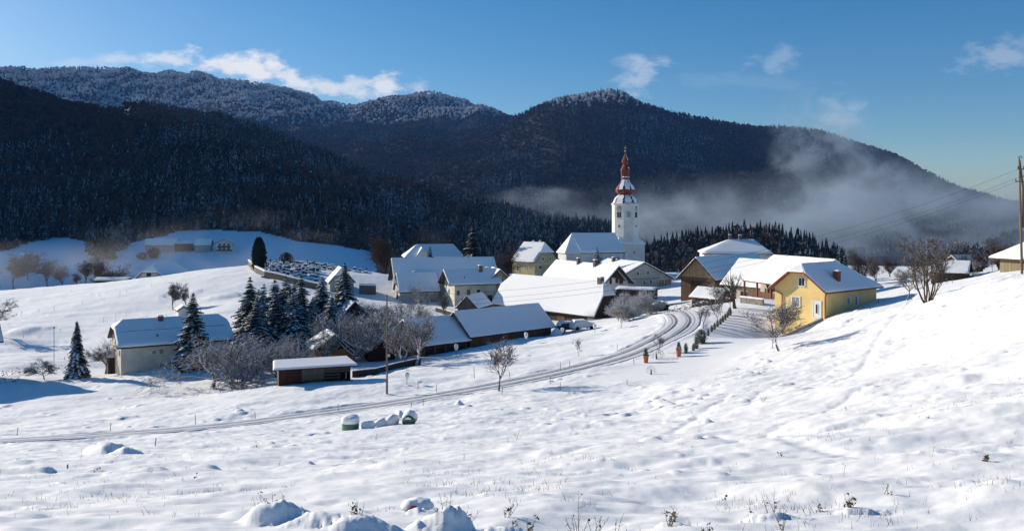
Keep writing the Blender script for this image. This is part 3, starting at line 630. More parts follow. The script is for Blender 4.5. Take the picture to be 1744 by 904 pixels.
# ------------------------------------------------------------------ buildings
BF = dict(
 A=(-51.21,122.95,-21.77,31.67,15.8,12.3,3.76,6.72,1.32,1.12,.68,.73), G=(9.0,174.6,-21.4,-49.94,32.1,8.7,2.12,8.54,2.44,1.7,.65,.61),
 H=(18.43,205.34,-20.65,-63.4,29.9,8.33,5.22,9.29,0,0,1,1), I=(32.6,238.1,-19.94,-69.5,24.1,18.66,2.93,7.52,0,0,1,1),
 K=(7.1,252,-18.9,-40.85,9.6,12.2,5.66,11.25,.3,1.0,.5,.47), L=(-9.87,193.7,-20.65,21.3,13.2,9.3,5.27,8.41,0,0,1,1), O2=(-3.86,197.4,-20.4,-76.4,9.4,7.5,4.75,8.1,0,0,1,1),
 M=(-7.87,172.2,-20.86,71.4,8.9,4.9,2.37,4.8,0,0,1,1), E=(-13.2,128.8,-21.2,39.6,9.3,10.3,2.07,5.49,0,0,1,1), F=(-2.33,136.95,-20.05,42.46,18.9,8.36,1.45,5.04,0,0,1,1),
 D=(-20.4,124.3,-21.4,-66,5.4,4.6,1.5,3.33,0,0,1,1), C=(-26.8,120.6,-21.0,-65.8,7.0,6.0,2.1,4.23,0,0,1,1), N=(-17.5,209,-19.6,15,26.5,13.5,3.6,9.3,0,0,1,1),
 NW=(-23.4,200.7,-20,17,10,9.0,2.3,6.46,0,0,1,1), O=(-26.4,271.9,-18.0,12.35,19.4,12.5,5.24,9.03,4.4,2.7,0,0), Q=(48.9,185.9,-16.07,46.8,27.9,9.45,2.9,7.52,0,0,1,1),
 R=(63.4,234.0,-16.0,-8,19.0,15.5,6.1,9.7,8.2,4.2,0,0), T=(49.1,138.3,-14.65,-74.2,17.1,12.1,3.64,7.85,0,0,1,1), U=(43.6,113.66,-13.1,38.98,15,8.6,3.46,6.86,1.42,4.94,.72,0),
 J=(25.9,260,-17.4,23.2,15.5,12.7,6.6,12.4,0,0,1,1), P=(-42.0,205.0,-19.3,68,6.5,5.6,3.4,6.3,0,1.0,1,.5), X=(-122,258,-21.5,-22,16,14.5,1.6,8.0,0,2,1,.7))
class Bld: pass
def building(key, name, label, cat, wall, group=None, og=.5, oe=.55, snow=.28, roof=None, trim=None, gable=None, down=2.0, wall_top=0, parm=None, cover=True, gable_full=False):
    cx, cy, z0, rot, L, Wd, He, Hr, iL, iR, kL, kR = parm or BF[key]
    B = Bld(); B.rot = R_(rot); B.c = Vector((cx, cy, z0)); B.L, B.W, B.He, B.Hr = L, Wd, He, Hr
    B.l2, B.w2 = L / 2 - og, Wd / 2 - oe; rise = Hr - He; sl = rise / (Wd / 2)
    B.root = thing(name, B.c, label, cat, B.rot, group)
    roof = roof or MAT['tile']; trim = trim or MAT['darktrim']; gable = gable or wall
    thk = .16; hw = lambda v, : He + sl * (Wd / 2 - abs(v)) - thk - .02          # underside height at v
    # walls: prism with the gable shape (cut by the hips)
    l, w = B.l2, B.w2
    def endpoly(su):
        k = kL if su < 0 else kR; ins = iL if su < 0 else iR; zt_full = hw(0)
        pts_ = [(-w, -down), (w, -down), (w, hw(w))]
        if k >= .999 or ins < .05: pts_ += [(0, zt_full)]
        else:
            hcap = He + k * rise - thk - .05; hcap = max(hcap, hw(w)); vv = max(0.0, Wd / 2 - (hcap - He + thk) / sl)
            if hcap > hw(w) + .05: pts_ += [(vv, hcap), (-vv, hcap)]
        pts_ += [(-w, hw(w))]; return pts_
    mb = MB(); gb = MB()
    for sv in (-1, 1):
        q = [(-l, sv * w, -down), (l, sv * w, -down), (l, sv * w, hw(w)), (-l, sv * w, hw(w))]
        mb.add(q, [(0, 1, 2, 3) if sv < 0 else (3, 2, 1, 0)])
    for su in (-1, 1):
        pp = endpoly(su)
        if gable is wall:
            mb.add([(su * l, a, z) for a, z in pp], [tuple(range(len(pp))) if su > 0 else tuple(reversed(range(len(pp))))])
        else:
            zs = hw(w) if not gable_full else -down
            lowp = [(-w, -down), (w, -down), (w, zs), (-w, zs)]
            if not gable_full: mb.add([(su * l, a, z) for a, z in lowp], [(0, 1, 2, 3) if su > 0 else (3, 2, 1, 0)])
            hi = ([(-w, zs), (w, zs)] if not gable_full else [(-w, zs), (w, zs), (w, hw(w))]) + [p_ for p_ in pp[3:-1]] + ([] if not gable_full else [(-w, hw(w))])
            gb = MB(); gb.add([(su * (l + .04), a, z) for a, z in hi], [tuple(range(len(hi))) if su > 0 else tuple(reversed(range(len(hi))))]); gb.build('gable_wall', gable, B.root)
    B.wall = mb.build('wall', wall, B.root)
    # roof planes (top surface polygons) in local coordinates
    h = Wd / 2; eL, eR = -L / 2, L / 2; rL, rR = eL + iL, eR - iR
    def cut(k): return h * (1 - k), He + k * rise
    vL, zL = cut(kL if iL > .05 else 1); vR, zR = cut(kR if iR > .05 else 1)
    planes = []
    for sv in (-1, 1):
        p = [(eL, sv * h, He), (eR, sv * h, He)]
        if iR > .05 and kR > 0: p.append((eR, sv * vR, zR))
        p.append((rR, 0, Hr)); p.append((rL, 0, Hr))
        if iL > .05 and kL > 0: p.append((eL, sv * vL, zL))
        if sv > 0: p = p[::-1]
        planes.append(p)
    if iR > .05: planes.append([(eR, -vR, zR), (eR, vR, zR), (rR, 0, Hr)])
    if iL > .05: planes.append([(eL, vL, zL), (eL, -vL, zL), (rL, 0, Hr)])
    def shell(off0, off1, grow=0.0):
        b_ = MB()
        for p in planes:
            P_ = [Vector(q) for q in p]; n_v = (P_[1] - P_[0]).cross(P_[2] - P_[0]).normalized()
            if n_v.z < 0: P_ = P_[::-1]; n_v = -n_v
            c_ = sum(P_, Vector()) / len(P_); 
            top = [q + Vector((0, 0, off1)) for q in P_]; bot = [q + Vector((0, 0, off0)) for q in P_]; k = len(P_)
            b_.add(top + bot, [tuple(range(k)), tuple(range(2 * k - 1, k - 1, -1))] + [(i, i + k, (i + 1) % k + k, (i + 1) % k) for i in range(k)])
        return b_
    B.roof = shell(-thk, -.004).build('roof', [roof], B.root)
    # barge boards along the gables, fascia along the eaves
    tb = MB()
    for su in (-1, 1):
        ke = (kL if su < 0 else kR); ie = (iL if su < 0 else iR); vv, zz = cut(ke if ie > .05 else 1); x_ = su * (L / 2 + .03)
        for sv in (-1, 1):
            if abs(h - vv) > .3: tb.tube([(x_, sv * (h + .02), He - .10), (x_, sv * (vv if ie > .05 else 0), (zz if ie > .05 else Hr) - .10)], .13, 4)
    for sv in (-1, 1): tb.tube([(-L / 2, sv * (h + .03), He - .12), (L / 2, sv * (h + .03), He - .12)], .11, 4)
    tb.build('fascia', trim, B.root)
    if cover:
        b_ = MB(); nseg = max(6, int(L / 1.2))
        # snow blanket: each plane subdivided in a height field, thinning and rounding at its rims
        for p in planes:
            P_ = [Vector(q) for q in p]; n_v = (P_[1] - P_[0]).cross(P_[2] - P_[0])
            if n_v.z < 0: P_ = P_[::-1]
            c_ = sum(P_, Vector()) / len(P_); k = len(P_)
            def off(i_):  # rim verts sit on ridge/hip or on eaves/gables
                q = P_[i_]; return q
            inset = .16; inner = []
            for i_ in range(k):
                q = P_[i_]; d = c_ - q; e = q.copy()
                onr = (abs(q.y) < 1e-6 and q.z > Hr - 1e-6)
                a_ = (P_[i_ - 1] - q).normalized(); c2 = (P_[(i_ + 1) % k] - q).normalized()
                e = q + (a_ + c2) * inset
                inner.append(e + Vector((0, 0, snow)))
            rim = []
            for i_ in range(k):
                q = P_[i_]; shared = (q.z > He + 1e-6) and ((abs(q.y) < 1e-6) or True)
                top_ = snow * (.93 if (abs(q.y) < 1e-6) else .62)
                rim.append(q + Vector((0, 0, top_)))
            out = []
            for i_ in range(k):
                q = P_[i_]; s_ = Vector((0, 0, 0))
                if abs(q.z - He) < 1e-6: s_ += Vector((0, .05 * (1 if q.y > 0 else -1), 0))
                if abs(abs(q.x) - L / 2) < 1e-6: s_ += Vector((.05 * (1 if q.x > 0 else -1), 0, 0))
                out.append(q + s_ + Vector((0, 0, .0)))
            vs = inner + rim + out
            fs = [tuple(range(k))] + [(k + i_, k + (i_ + 1) % k, (i_ + 1) % k, i_) for i_ in range(k)] + [(2 * k + i_, 2 * k + (i_ + 1) % k, k + (i_ + 1) % k, k + i_) for i_ in range(k)]
            b_.add(vs, fs)
        B.snow = b_.build('roof_snow', MAT['roof_snow'], B.root, smooth=False)
        bm = bmesh.new(); bm.from_mesh(B.snow.data); bmesh.ops.triangulate(bm, faces=bm.faces[:]); bmesh.ops.subdivide_edges(bm, edges=bm.edges[:], cuts=9, use_grid_fill=True)
        for v_ in bm.verts:
            q = v_.co; w_ = Vector((q.x * .9 + cx, q.y * .9 + cy, 0)); nz_ = mnoise.noise(w_); n2_ = mnoise.noise(w_ * 2.7)
            lift = q.z - (He + (Hr - He) * (1 - abs(q.y) / (Wd / 2)))
            if lift > .03: q.z += (.05 * nz_ + .03 * n2_)
            if abs(q.y) > Wd / 2 - .05: q.y += (.07 * nz_ + .05 * n2_) * (1 if q.y > 0 else -1)
        bm.normal_update(); bm.to_mesh(B.snow.data); bm.free()
        B.snow.data.polygons.foreach_set('use_smooth', [True] * len(B.snow.data.polygons)); B.snow.data.update()
    return B
def face_frame(B, face):
    l, w = B.l2, B.w2
    return {'near': (Vector((0, -w, 0)), Vector((1, 0, 0)), Vector((0, -1, 0))), 'far': (Vector((0, w, 0)), Vector((-1, 0, 0)), Vector((0, 1, 0))),
            'left': (Vector((-l, 0, 0)), Vector((0, -1, 0)), Vector((-1, 0, 0))), 'right': (Vector((l, 0, 0)), Vector((0, 1, 0)), Vector((1, 0, 0)))}[face]
def hit(B, face, px, py):
    o_, u_, n_v = face_frame(B, face); R3 = Matrix.Rotation(B.rot, 3, 'Z'); o_w = B.c + R3 @ o_; u_w = R3 @ u_; n_w = R3 @ n_v
    d = Vector(((px - CX) / F, 1, (HY - py) / F)); t = o_w.dot(n_w) / d.dot(n_w); p = d * t
    return (p - o_w).dot(u_w), p.z - B.c.z
def opening(B, face, x0, y0, x1, y1, kind='window', frame=None, fill=None, fw=.10, panes=True, label=None, proud=.05):
    a0, _ = hit(B, face, x0, (y0 + y1) / 2); a1, _ = hit(B, face, x1, (y0 + y1) / 2); _, h1 = hit(B, face, (x0 + x1) / 2, y0); _, h0 = hit(B, face, (x0 + x1) / 2, y1)
    lo, hi = min(a0, a1), max(a0, a1); return opening_l(B, face, (lo + hi) / 2, (h0 + h1) / 2, hi - lo, h1 - h0, kind, frame, fill, fw, panes, label, proud)
def opening_l(B, face, uc, hc, w, h, kind='window', frame=None, fill=None, fw=.10, panes=True, label=None, proud=.05):
    o_, u_, n_v = face_frame(B, face); frame = frame or MAT['frame']; fill = fill or MAT['glass']
    def bx(b_, u0, u1, z0, z1, d0, d1):
        vs = []
        for dd in (d0, d1):
            for (a_, z_) in ((u0, z0), (u1, z0), (u1, z1), (u0, z1)): vs.append(o_ + u_ * a_ + n_v * dd + Vector((0, 0, z_)))
        b_.add(vs, [(3, 2, 1, 0), (4, 5, 6, 7), (0, 1, 5, 4), (1, 2, 6, 5), (2, 3, 7, 6), (3, 0, 4, 7)])
    u0, u1, z0, z1 = uc - w / 2, uc + w / 2, hc - h / 2, hc + h / 2; b_ = MB()
    bx(b_, u0 - fw, u0, z0 - fw, z1 + fw, .005, proud + .03); bx(b_, u1, u1 + fw, z0 - fw, z1 + fw, .005, proud + .03)
    bx(b_, u0, u1, z1, z1 + fw, .005, proud + .03); bx(b_, u0 - .04, u1 + .04, z0 - fw, z0, .006, proud + .08)
    if panes: bx(b_, uc - .025, uc + .025, z0, z1, .01, proud + .012)
    o = b_.build(kind, frame, B.root)
    c = MB(); bx(c, u0 + .003, u1 - .003, z0 + .003, z1 - .003, .004, proud); q = c.build('pane' if fill is MAT['glass'] else 'leaf_or_void', fill, B.root); q.parent = o  # open bays get a flat black panel in place of inside shade
    if label: o['label'] = label
    return o
def to_local(B, p): return Matrix.Rotation(-B.rot, 3, 'Z') @ (Vector(p) - B.c)
def roof_z(B, u_, v_): return B.He + (B.Hr - B.He) * (1 - abs(v_) / (B.W / 2))
def chimney(B, u_, v_, w=.6, h=1.2, mat=None, cap=True, d=None):
    z = roof_z(B, u_, v_); b_ = MB(); b_.box((u_, v_, z + h / 2 - .3), (w, d or w, h + .6)); b_.box((u_, v_, z + h + .05), (w + .14, (d or w) + .14, .1))
    o = b_.build('chimney', mat or MAT['chim'], B.root); o.parent = B.roof
    if cap: c = MB(); c.box((u_, v_, z + h + .2), (w + .1, (d or w) + .1, .2), taper=.75); q = c.build('chimney_snow', MAT['tree_snow'], B.root); q.parent = B.roof
def chimney_px(B, px, py, sv=-1, **k):
    """foot of the chimney where the sight line meets the roof plane"""
    best = None
    for d in np.linspace(B.c.y - 20, B.c.y + 20, 900):
        p = to_local(B, at(px, py, d)); rz = roof_z(B, p.x, p.y)
        if abs(p.y) < B.W / 2 and p.y * sv >= 0 and abs(p.x) < B.L / 2:
            e = abs(p.z - rz)
            if best is None or e < best[0]: best = (e, p.x, p.y)
    if best: chimney(B, best[1], best[2], **k)
def vent(B, px, py):
    p = None
    for d in np.linspace(B.c.y - 12, B.c.y + 12, 600):
        q = to_local(B, at(px, py, d)); 
        if abs(q.y) < B.W / 2 and q.y < 0 and (p is None or abs(q.z - roof_z(B, q.x, q.y)) < p[0]): p = (abs(q.z - roof_z(B, q.x, q.y)), q.x, q.y)
    b_ = MB(); z = roof_z(B, p[1], p[2]); b_.tube([(p[1], p[2], z), (p[1], p[2], z + .6)], .12, 6); o = b_.build('vent_pipe', MAT['chim'], B.root); o.parent = B.roof

# A: long cream house beside the snowy spruce
b = building('A', 'farm_house', 'long cream plastered house with half-hipped snowy roof and small dark windows', 'house', MAT['cream'], snow=.3, down=3)
for q in ((259.5, 597, 265, 602.5), (271.5, 594, 277, 602), (272, 617.5, 276.5, 623), (284.3, 616.5, 289, 621)): opening(b, 'near', *q, frame=MAT['frame'], fw=.06)
opening(b, 'left', 203.2, 596, 204.8, 606, fw=.05)
opening_l(b, 'near', 6.0, 1.3, 1.0, 1.1); opening_l(b, 'near', 3.4, 3.05, .8, .8)
chimney_px(b, 273, 548, -1, w=.75, h=.75, mat=MAT['brick'], d=.6); vent(b, 268, 576)
p = hit(b, 'near', 289.5, 607); lean = MB(); x0 = p[0]; w_ = b.w2
lean.add([(x0, -w_, 2.1), (x0 + 6, -w_, 2.1), (x0 + 6, -w_ - 1.7, 1.0), (x0, -w_ - 1.7, 1.0), (x0, -w_, 1.9), (x0 + 6, -w_, 1.9), (x0 + 6, -w_ - 1.7, .8), (x0, -w_ - 1.7, .8)], [(3, 2, 1, 0), (4, 5, 6, 7), (0, 1, 5, 4), (1, 2, 6, 5), (2, 3, 7, 6), (3, 0, 4, 7)])
lean.build('porch_roof', MAT['roof_snow'], b.root)
pw = MB(); pw.box((x0 + 3, -w_ - .8, 0), (5.7, 1.4, 1.7)); pw.build('porch_wall', MAT['grey'], b.root)
gr_ = MB(); gr_.tube([(-b.L / 2 + .6, -b.W / 4, roof_z(b, 0, b.W / 4) + .31), (b.L / 2 - .6, -b.W / 4, roof_z(b, 0, b.W / 4) + .31)], .035, 4); q = gr_.build('slide_seam', MAT['darktrim'], b.root); q.parent = b.roof  # thin dark rod added to draw the slide seam in the roof snow
# F, E: long low sheds
b = building('F', 'long_shed', 'long low wooden shed with one broad shaded snowy roof below the big barn', 'shed', MAT['wood_brown'], snow=.22, down=3)
b = building('E', 'lean_to_barn', 'open timber barn with posts at the lower end of the long low shed', 'barn', MAT['wood_dark'], snow=.22, down=3, gable=MAT['wood_tan'])
for k in range(5):
    o_ = MB(); o_.box((-3.9 + k * 1.95, -b.w2 - .12, .2), (.2, .2, 3.6)); o_.build('post', MAT['wood_brown'], b.root)
o_ = MB(); o_.box((0, -b.w2 - .06, -.1), (8.2, .08, 1.0)); o_.build('rail_boards', MAT['wood_brown'], b.root)
for k in range(4): opening_l(b, 'near', -2.9 + k * 1.95, 1.05, 1.55, .8, 'opening', MAT['wood_brown'], MAT['rubber_void_black'], .05, False)  # black panels paint the shaded inside of the open bays
# G: big barn
b = building('G', 'big_barn', 'big barn with huge half-hipped snow covered roof and dark board walls beside the road', 'barn', MAT['wood_dark'], snow=.3, down=3, og=.5, oe=.6)
b_ = MB(); b_.box((b.l2 - .8, 0, -.3), (2.2, b.w2 * 2 + .25, 4.0)); b_.build('masonry_end', MAT['grey'], b.root)
for k in (-9, -4, 1, 6): opening_l(b, 'near', k, .7, 2.4, 1.6, 'door', MAT['wood_dark'], MAT['wood_brown'], .06, False)
opening_l(b, 'right', .6, 2.4, 1.5, 2.2, 'door', MAT['wood_dark'], MAT['wood_dark'], .05, False)
chimney_px(b, 1023, 478, -1, w=1.0, h=.8, mat=MAT['chim']); 
# H
b = building('H', 'gabled_farmhouse', 'farmhouse with bright snowy roof, dark overhanging gable and two chimneys behind the big barn', 'house', MAT['white'], og=1.6, oe=.6, snow=.3, down=3)
for q in ((1038.5, 472, 1041.3, 483), (1048.5, 471, 1052.3, 481.5)): opening(b, 'right', *q, fw=.08, frame=MAT['frame_dk'])
opening_l(b, 'right', 1.6, 5.6, .9, 1.1, frame=MAT['frame_dk']); opening_l(b, 'right', 0, 2.6, 1.0, 1.2); opening_l(b, 'right', 2.2, 2.6, 1.0, 1.2)
chimney_px(b, 985, 450.5, -1, w=.7, h=1.5); chimney_px(b, 1014, 454, -1, w=.9, h=1.5)
b_ = MB(); b_.add([(b.l2 + .06, -2.2, 7.0), (b.l2 + .06, 2.9, 5.6), (b.l2 + .06, 0, 8.9)], [(0, 1, 2)]); b_.build('gable_boards', MAT['wood_dark'], b.root)
# I
b = building('I', 'wide_house', 'wide beige house with low pitched snowy roof and white garage door', 'house', MAT['beige'], snow=.3, down=3, oe=.7)
for q in ((1084.5, 462.5, 1088.5, 469), (1101.5, 461, 1105.5, 467), (1106.5, 476.5, 1110, 483), (1095.5, 478, 1099, 484)): opening(b, 'right', *q, fw=.12)
opening(b, 'right', 1121.5, 476, 1131, 495.5, 'door', MAT['frame'], MAT['white'], .12, False, 'white garage door')
b_ = MB(); u0, z_ = hit(b, 'right', 1120, 470); b_.box((b.l2 + .03, (u0 + b.w2) / 2 + .02, 0.6), (.08, b.w2 - u0, 6.0 if False else 4.2)); b_.build('clay_wall', MAT['wood_tan'], b.root)
chimney_px(b, 1045, 446.5, -1, w=.9, h=1.3); chimney_px(b, 1053, 443, -1, w=.35, h=1.0, cap=False)
b_ = MB(); b_.box((b.l2 + .05, -1.5, 3.1), (.1, b.w2 * 1.5, .14)); b_.build('string_course', MAT['chim'], b.root)
# K
b = building('K', 'hipped_house', 'tall faded yellow house with half-hipped snowy roof beside the bare lime tree', 'house', MAT['oldyellow'], snow=.3, down=3, oe=.5, og=.4)
for q in ((893.5, 451.5, 896, 456), (902, 453, 904.5, 457.5)): opening(b, 'near', *q, fw=.12)
for q in ((923.5, 438.5, 926.5, 443.5), (935.5, 438, 938.5, 443), (918, 452.5, 922.5, 458)): opening(b, 'right', *q, fw=.16)
opening_l(b, 'near', -2.2, 3.5, .9, 1.3, fw=.14); opening_l(b, 'right', 2.8, 3.5, .9, 1.3, fw=.14); opening_l(b, 'near', 3, .8, .9, 1.2); opening_l(b, 'near', 0, .8, .9, 1.2); opening_l(b, 'right', -1.5, .8, .9, 1.2); opening_l(b, 'right', 2, .8, .9, 1.2)
for zc in (2.1, 5.0):
    b_ = MB(); b_.box((b.l2 + .04, 0, zc), (.08, b.w2 * 2, .22)); b_.build('string_course', MAT['white'], b.root)
chimney(b, -1.2, .6, .6, .9); chimney(b, 1.6, .5, .6, .9)
# O2 ochre wing and L cream house: one building with two bodies
b2 = building('O2', 'ochre_house', 'ochre gabled house joined to the cream house with the deep overhanging gable', 'house', MAT['ochre'], og=.4, oe=.5, snow=.3, down=3)
for q in ((842, 475, 846.5, 482), (853, 474.5, 857.5, 481), (836, 493, 840, 501)): opening(b2, 'right', *q, fw=.13)
opening_l(b2, 'right', 0, 6.9, .4, .5); opening_l(b2, 'right', 1.6, 2.4, .9, 1.3, fw=.13); chimney_px(b2, 830, 455, -1, w=.7, h=1.0)
b = building('L', 'cream_house', 'cream two storey house with shaded snowy roof and deep overhanging gable', 'house', MAT['cream'], og=1.5, oe=.7, snow=.28, down=3)
for q in ((778.5, 495.5, 782, 502), (796, 494, 800, 502), (813, 494, 817, 498)): opening(b, 'near', *q, fw=.1, frame=MAT['frame_dk'])
for q in ((758, 489, 760, 498), (764, 492, 766, 500), (764, 511, 765.6, 519)): opening(b, 'left', *q, fw=.08)
opening_l(b, 'near', -3, 1.5, 1.0, 1.3); opening_l(b, 'near', 0.5, 1.5, 1.0, 1.3); opening_l(b, 'near', 3.5, 1.5, 1.0, 2.0, 'door', MAT['frame_dk'], MAT['wood_brown'], .1, False)
chimney_px(b, 818, 463, -1, w=.9, h=1.4, mat=MAT['chim']); vent(b, 791, 475)
# M
b = building('M', 'small_board_shed', 'small dark board shed with steep snowy gable roof in front of the cream house', 'shed', MAT['wood_grey'], og=.3, oe=.3, snow=.2, down=3)
# N and its wing
b = building('N', 'great_stable', 'very long stable with vast plain shaded snow roof', 'stable', MAT['grey'], og=.9, oe=.6, snow=.3, down=3, gable=MAT['wood_brown'])
opening_l(b, 'left', .5, 1.6, 1.6, 2.6, 'door', MAT['wood_dark'], MAT['wood_dark'], .1, False)
for k in (-9, -5, 5, 9): opening_l(b, 'near', k, 1.7, .9, .7)
b = building('NW', 'stable_wing', 'plastered gable wing standing against the front of the long stable', 'stable', MAT['grey'], og=.25, oe=.3, snow=.3, down=3)
opening_l(b, 'left', .3, 1.2, 1.1, 2.0, 'door', MAT['frame_dk'], MAT['wood_brown'], .08, False); opening_l(b, 'left', -.1, 3.8, .7, .8); opening(b, 'near', 738, 500, 742, 503, fw=.05)
chimney(b, -.5, .5, .7, .7)
# O
b = building('O', 'rectory', 'hipped house with dormer and snow roof at the back behind the long stable', 'house', MAT['white'], snow=.28, down=3)
for k in (-6, -3, 0, 3, 6): opening_l(b, 'near', k, 3.4, .9, 1.2)
dm = MB(); px_ = to_local(b, at(717.7, 423, 267)); dx = px_.x
for sv in (0,):
    dm.add([(dx - 2.0, -6.2, 5.3), (dx + 2.0, -6.2, 5.3), (dx, -6.2, 8.2), (dx - 2.0, -1.5, 5.3), (dx + 2.0, -1.5, 5.3), (dx, -1.0, 8.2)], [(0, 1, 2), (0, 2, 5, 3), (1, 4, 5, 2)])
do = dm.build('dormer', MAT['white'], b.root)
dm = MB(); dm.add([(dx - 2.3, -6.6, 5.2), (dx, -6.6, 8.5), (dx, -1, 8.5), (dx - 2.3, -1, 5.2), (dx + 2.3, -6.6, 5.2), (dx + 2.3, -1, 5.2), (dx - 2.3, -6.6, 5.0), (dx, -6.6, 8.2), (dx + 2.3, -6.6, 5.0)], [(0, 1, 2, 3), (1, 4, 5, 2), (6, 7, 1, 0), (7, 8, 4, 1)])
q = dm.build('dormer_snow', MAT['roof_snow'], b.root); q.parent = do
# Q tan gabled barn
b = building('Q', 'board_barn', 'timber barn with tan boarded gable and shaded snowy roof', 'barn', MAT['wood_brown'], snow=.25, down=3, gable=MAT['wood_tan'], og=.9, oe=.6)
opening_l(b, 'left', .6, 1.1, 4.2, 2.6, 'door', MAT['wood_dark'], MAT['wood_dark'], .1, False); opening_l(b, 'near', -6, 1.2, 5, 2.3, 'door', MAT['wood_dark'], MAT['wood_dark'], .1, False)
# R
b = building('R', 'pyramid_roof_house', 'large house with hipped blue-shaded snow roof and two chimneys behind the board barn', 'house', MAT['white'], snow=.28, down=3)
chimney(b, -1, .2, .8, 1.4); chimney(b, 1.8, .2, .9, 1.3)
for k in (-5, -2, 2, 5): opening_l(b, 'near', k, 3.6, 1, 1.3)
# S annex
b = building('S', 'terrace_wing', 'low wing with bright snowy roof and wooden gallery between barn and yellow house', 'house', MAT['beige'], parm=(47.8, 155.6, -15.4, -58, 12.2, 10.6, 2.6, 7.3, 0, 0, 1, 1), snow=.28, down=3, oe=.8)
for k in (-3.6, -.8, 2.0): opening_l(b, 'near', k, .9, 1.4, 1.2, 'opening', MAT['wood_brown'], MAT['rubber_void_black'], .1, False)  # flat black fill stands for the shade within these openings
# T
b = building('T', 'barn_wing', 'wing with wide sunlit snow roof carried on red posts beside the yellow house', 'house', MAT['beige'], snow=.28, down=3, oe=3.0, og=.6, trim=MAT['redtrim'])
for px_, py_ in ((1289.5, 480), (1313, 484), (1268, 478)):
    best = min(np.linspace(120, 150, 300), key=lambda d: abs(to_local(b, at(px_, py_, d)).y + b.W / 2 - .5)); q = to_local(b, at(px_, py_, best))
    o_ = MB(); o_.box((q.x, q.y, 1.2), (.26, .26, 4.6)); o_.build('post', MAT['redtrim'], b.root)
o_ = MB(); o_.box((-2, -b.w2 - 1.3, 1.0), (12, 2.4, .18)); o_.box((-2, -b.w2 - 2.45, 1.55), (12, .06, .9)); o_.build('gallery', MAT['wood_brown'], b.root)
for k in (-5, -2, 1): opening_l(b, 'near', k, 2.2, 1.3, 1.2, frame=MAT['frame_dk'])
# U yellow house
b = building('U', 'yellow_house', 'bright yellow house with red eaves, white door and red brick chimney on the hillside', 'house', MAT['yellow'], og=.75, oe=.6, snow=.2, trim=MAT['redtrim'], down=5, roof=MAT['redtrim'])
opening(b, 'left', 1361, 473.5, 1370.5, 486.5, fw=.14, frame=MAT['frame']); opening(b, 'left', 1349.5, 506, 1361.5, 521, fw=.16, fill=MAT['metal'])
opening(b, 'left', 1385.5, 513, 1397.5, 540.5, 'door', MAT['frame'], MAT['frame'], .12, False, 'white double glazed door')
opening(b, 'left', 1390, 518, 1392.8, 533, 'door_glass', MAT['frame'], MAT['glass'], .02, False, proud=.10)
opening(b, 'near', 1442.5, 507, 1446, 517.5, fw=.1); opening(b, 'near', 1456, 505, 1458.5, 519, fw=.1)
opening(b, 'near', 1446.4, 506.5, 1448.6, 517.5, 'shutter', MAT['frame'], MAT['frame'], .02, False); opening(b, 'near', 1459.6, 505, 1462, 518, 'shutter', MAT['frame'], MAT['frame'], .02, False)
chimney_px(b, 1425, 478, -1, w=.75, h=1.15, mat=MAT['brick'])
for (u_, v_) in ((-b.l2 - .1, -b.w2 - .1), (-b.l2 - .1, b.w2 - 1.2)):
    o_ = MB(); o_.tube([(u_ - .3, v_ - (.35 if v_ < 0 else -.9), b.He - .2), (u_, v_, b.He - .7), (u_, v_, -4.2)], .07, 6); o_.build('downpipe', MAT['redtrim'], b.root)
YH = b
# outside stair beside the yellow gable
st = thing('garden_stair', on(1400, 104.5), 'snow covered stone stair with low wall running down below the yellow gable', 'stair')
pa = at(1403, 545, 105.5) - st.location; pb = at(1325, 580, 104) - st.location; o_ = MB()
o_.add([pa + Vector((0, 0, 0)), pa + Vector((1.6, -.9, 0)), pb + Vector((1.6, -.9, 0)), pb, pa - Vector((0, 0, 3)), pa + Vector((1.6, -.9, -3)), pb + Vector((1.6, -.9, -3)), pb - Vector((0, 0, 3))], [(3, 2, 1, 0), (0, 1, 5, 4), (1, 2, 6, 5), (2, 3, 7, 6), (3, 0, 4, 7)])
o_.build('ramp', MAT['snow'], st.root if hasattr(st, 'root') else st)
o_ = MB(); o_.tube([pa + Vector((-.1, .1, .15)), pb + Vector((-.1, .1, .15))], .22, 4); o_.build('side_wall', MAT['stone'], st)
o_ = MB()
for k in range(6):
    q = pa.lerp(pb, k / 5) + Vector((1.5, -.9, 0)); o_.tube([q, q + Vector((0, 0, .9))], .025, 4)
o_.tube([pa + Vector((1.5, -.9, .9)), pb + Vector((1.5, -.9, .9))], .025, 4); o_.build('railing', MAT['metal'], st)
# P chapel
b = building('P', 'mortuary_chapel', 'small grey chapel with half-hipped snowy roof at the churchyard edge', 'chapel', MAT['grey'], og=.3, oe=.4, snow=.25, down=3, parm=(-43.2, 206, -19.6, -72, 8, 6.6, 3.6, 7.1, 0, 1.0, 1, .5))
# C, D, cabins among the orchard
b = building('C', 'orange_cabin', 'small orange-brown cabin with sunlit snowy roof half hidden in orchard trees', 'cabin', MAT['wood_orange'], og=.3, oe=.3, snow=.22, down=3, gable=MAT['wood_red'])
b = building('D', 'red_cabin', 'small dark red cabin with shaded snowy roof beside the utility pole', 'cabin', MAT['wood_red'], og=.3, oe=.3, snow=.22, down=3)
b = building('D2', 'brick_cabin', 'small red-brown cabin hidden deep in the frosted orchard', 'cabin', MAT['wood_red'], og=.3, oe=.3, snow=.22, down=3, parm=(-31, 150, -21, -50, 9, 6, 3.2, 6.0, 0, 0, 1, 1))
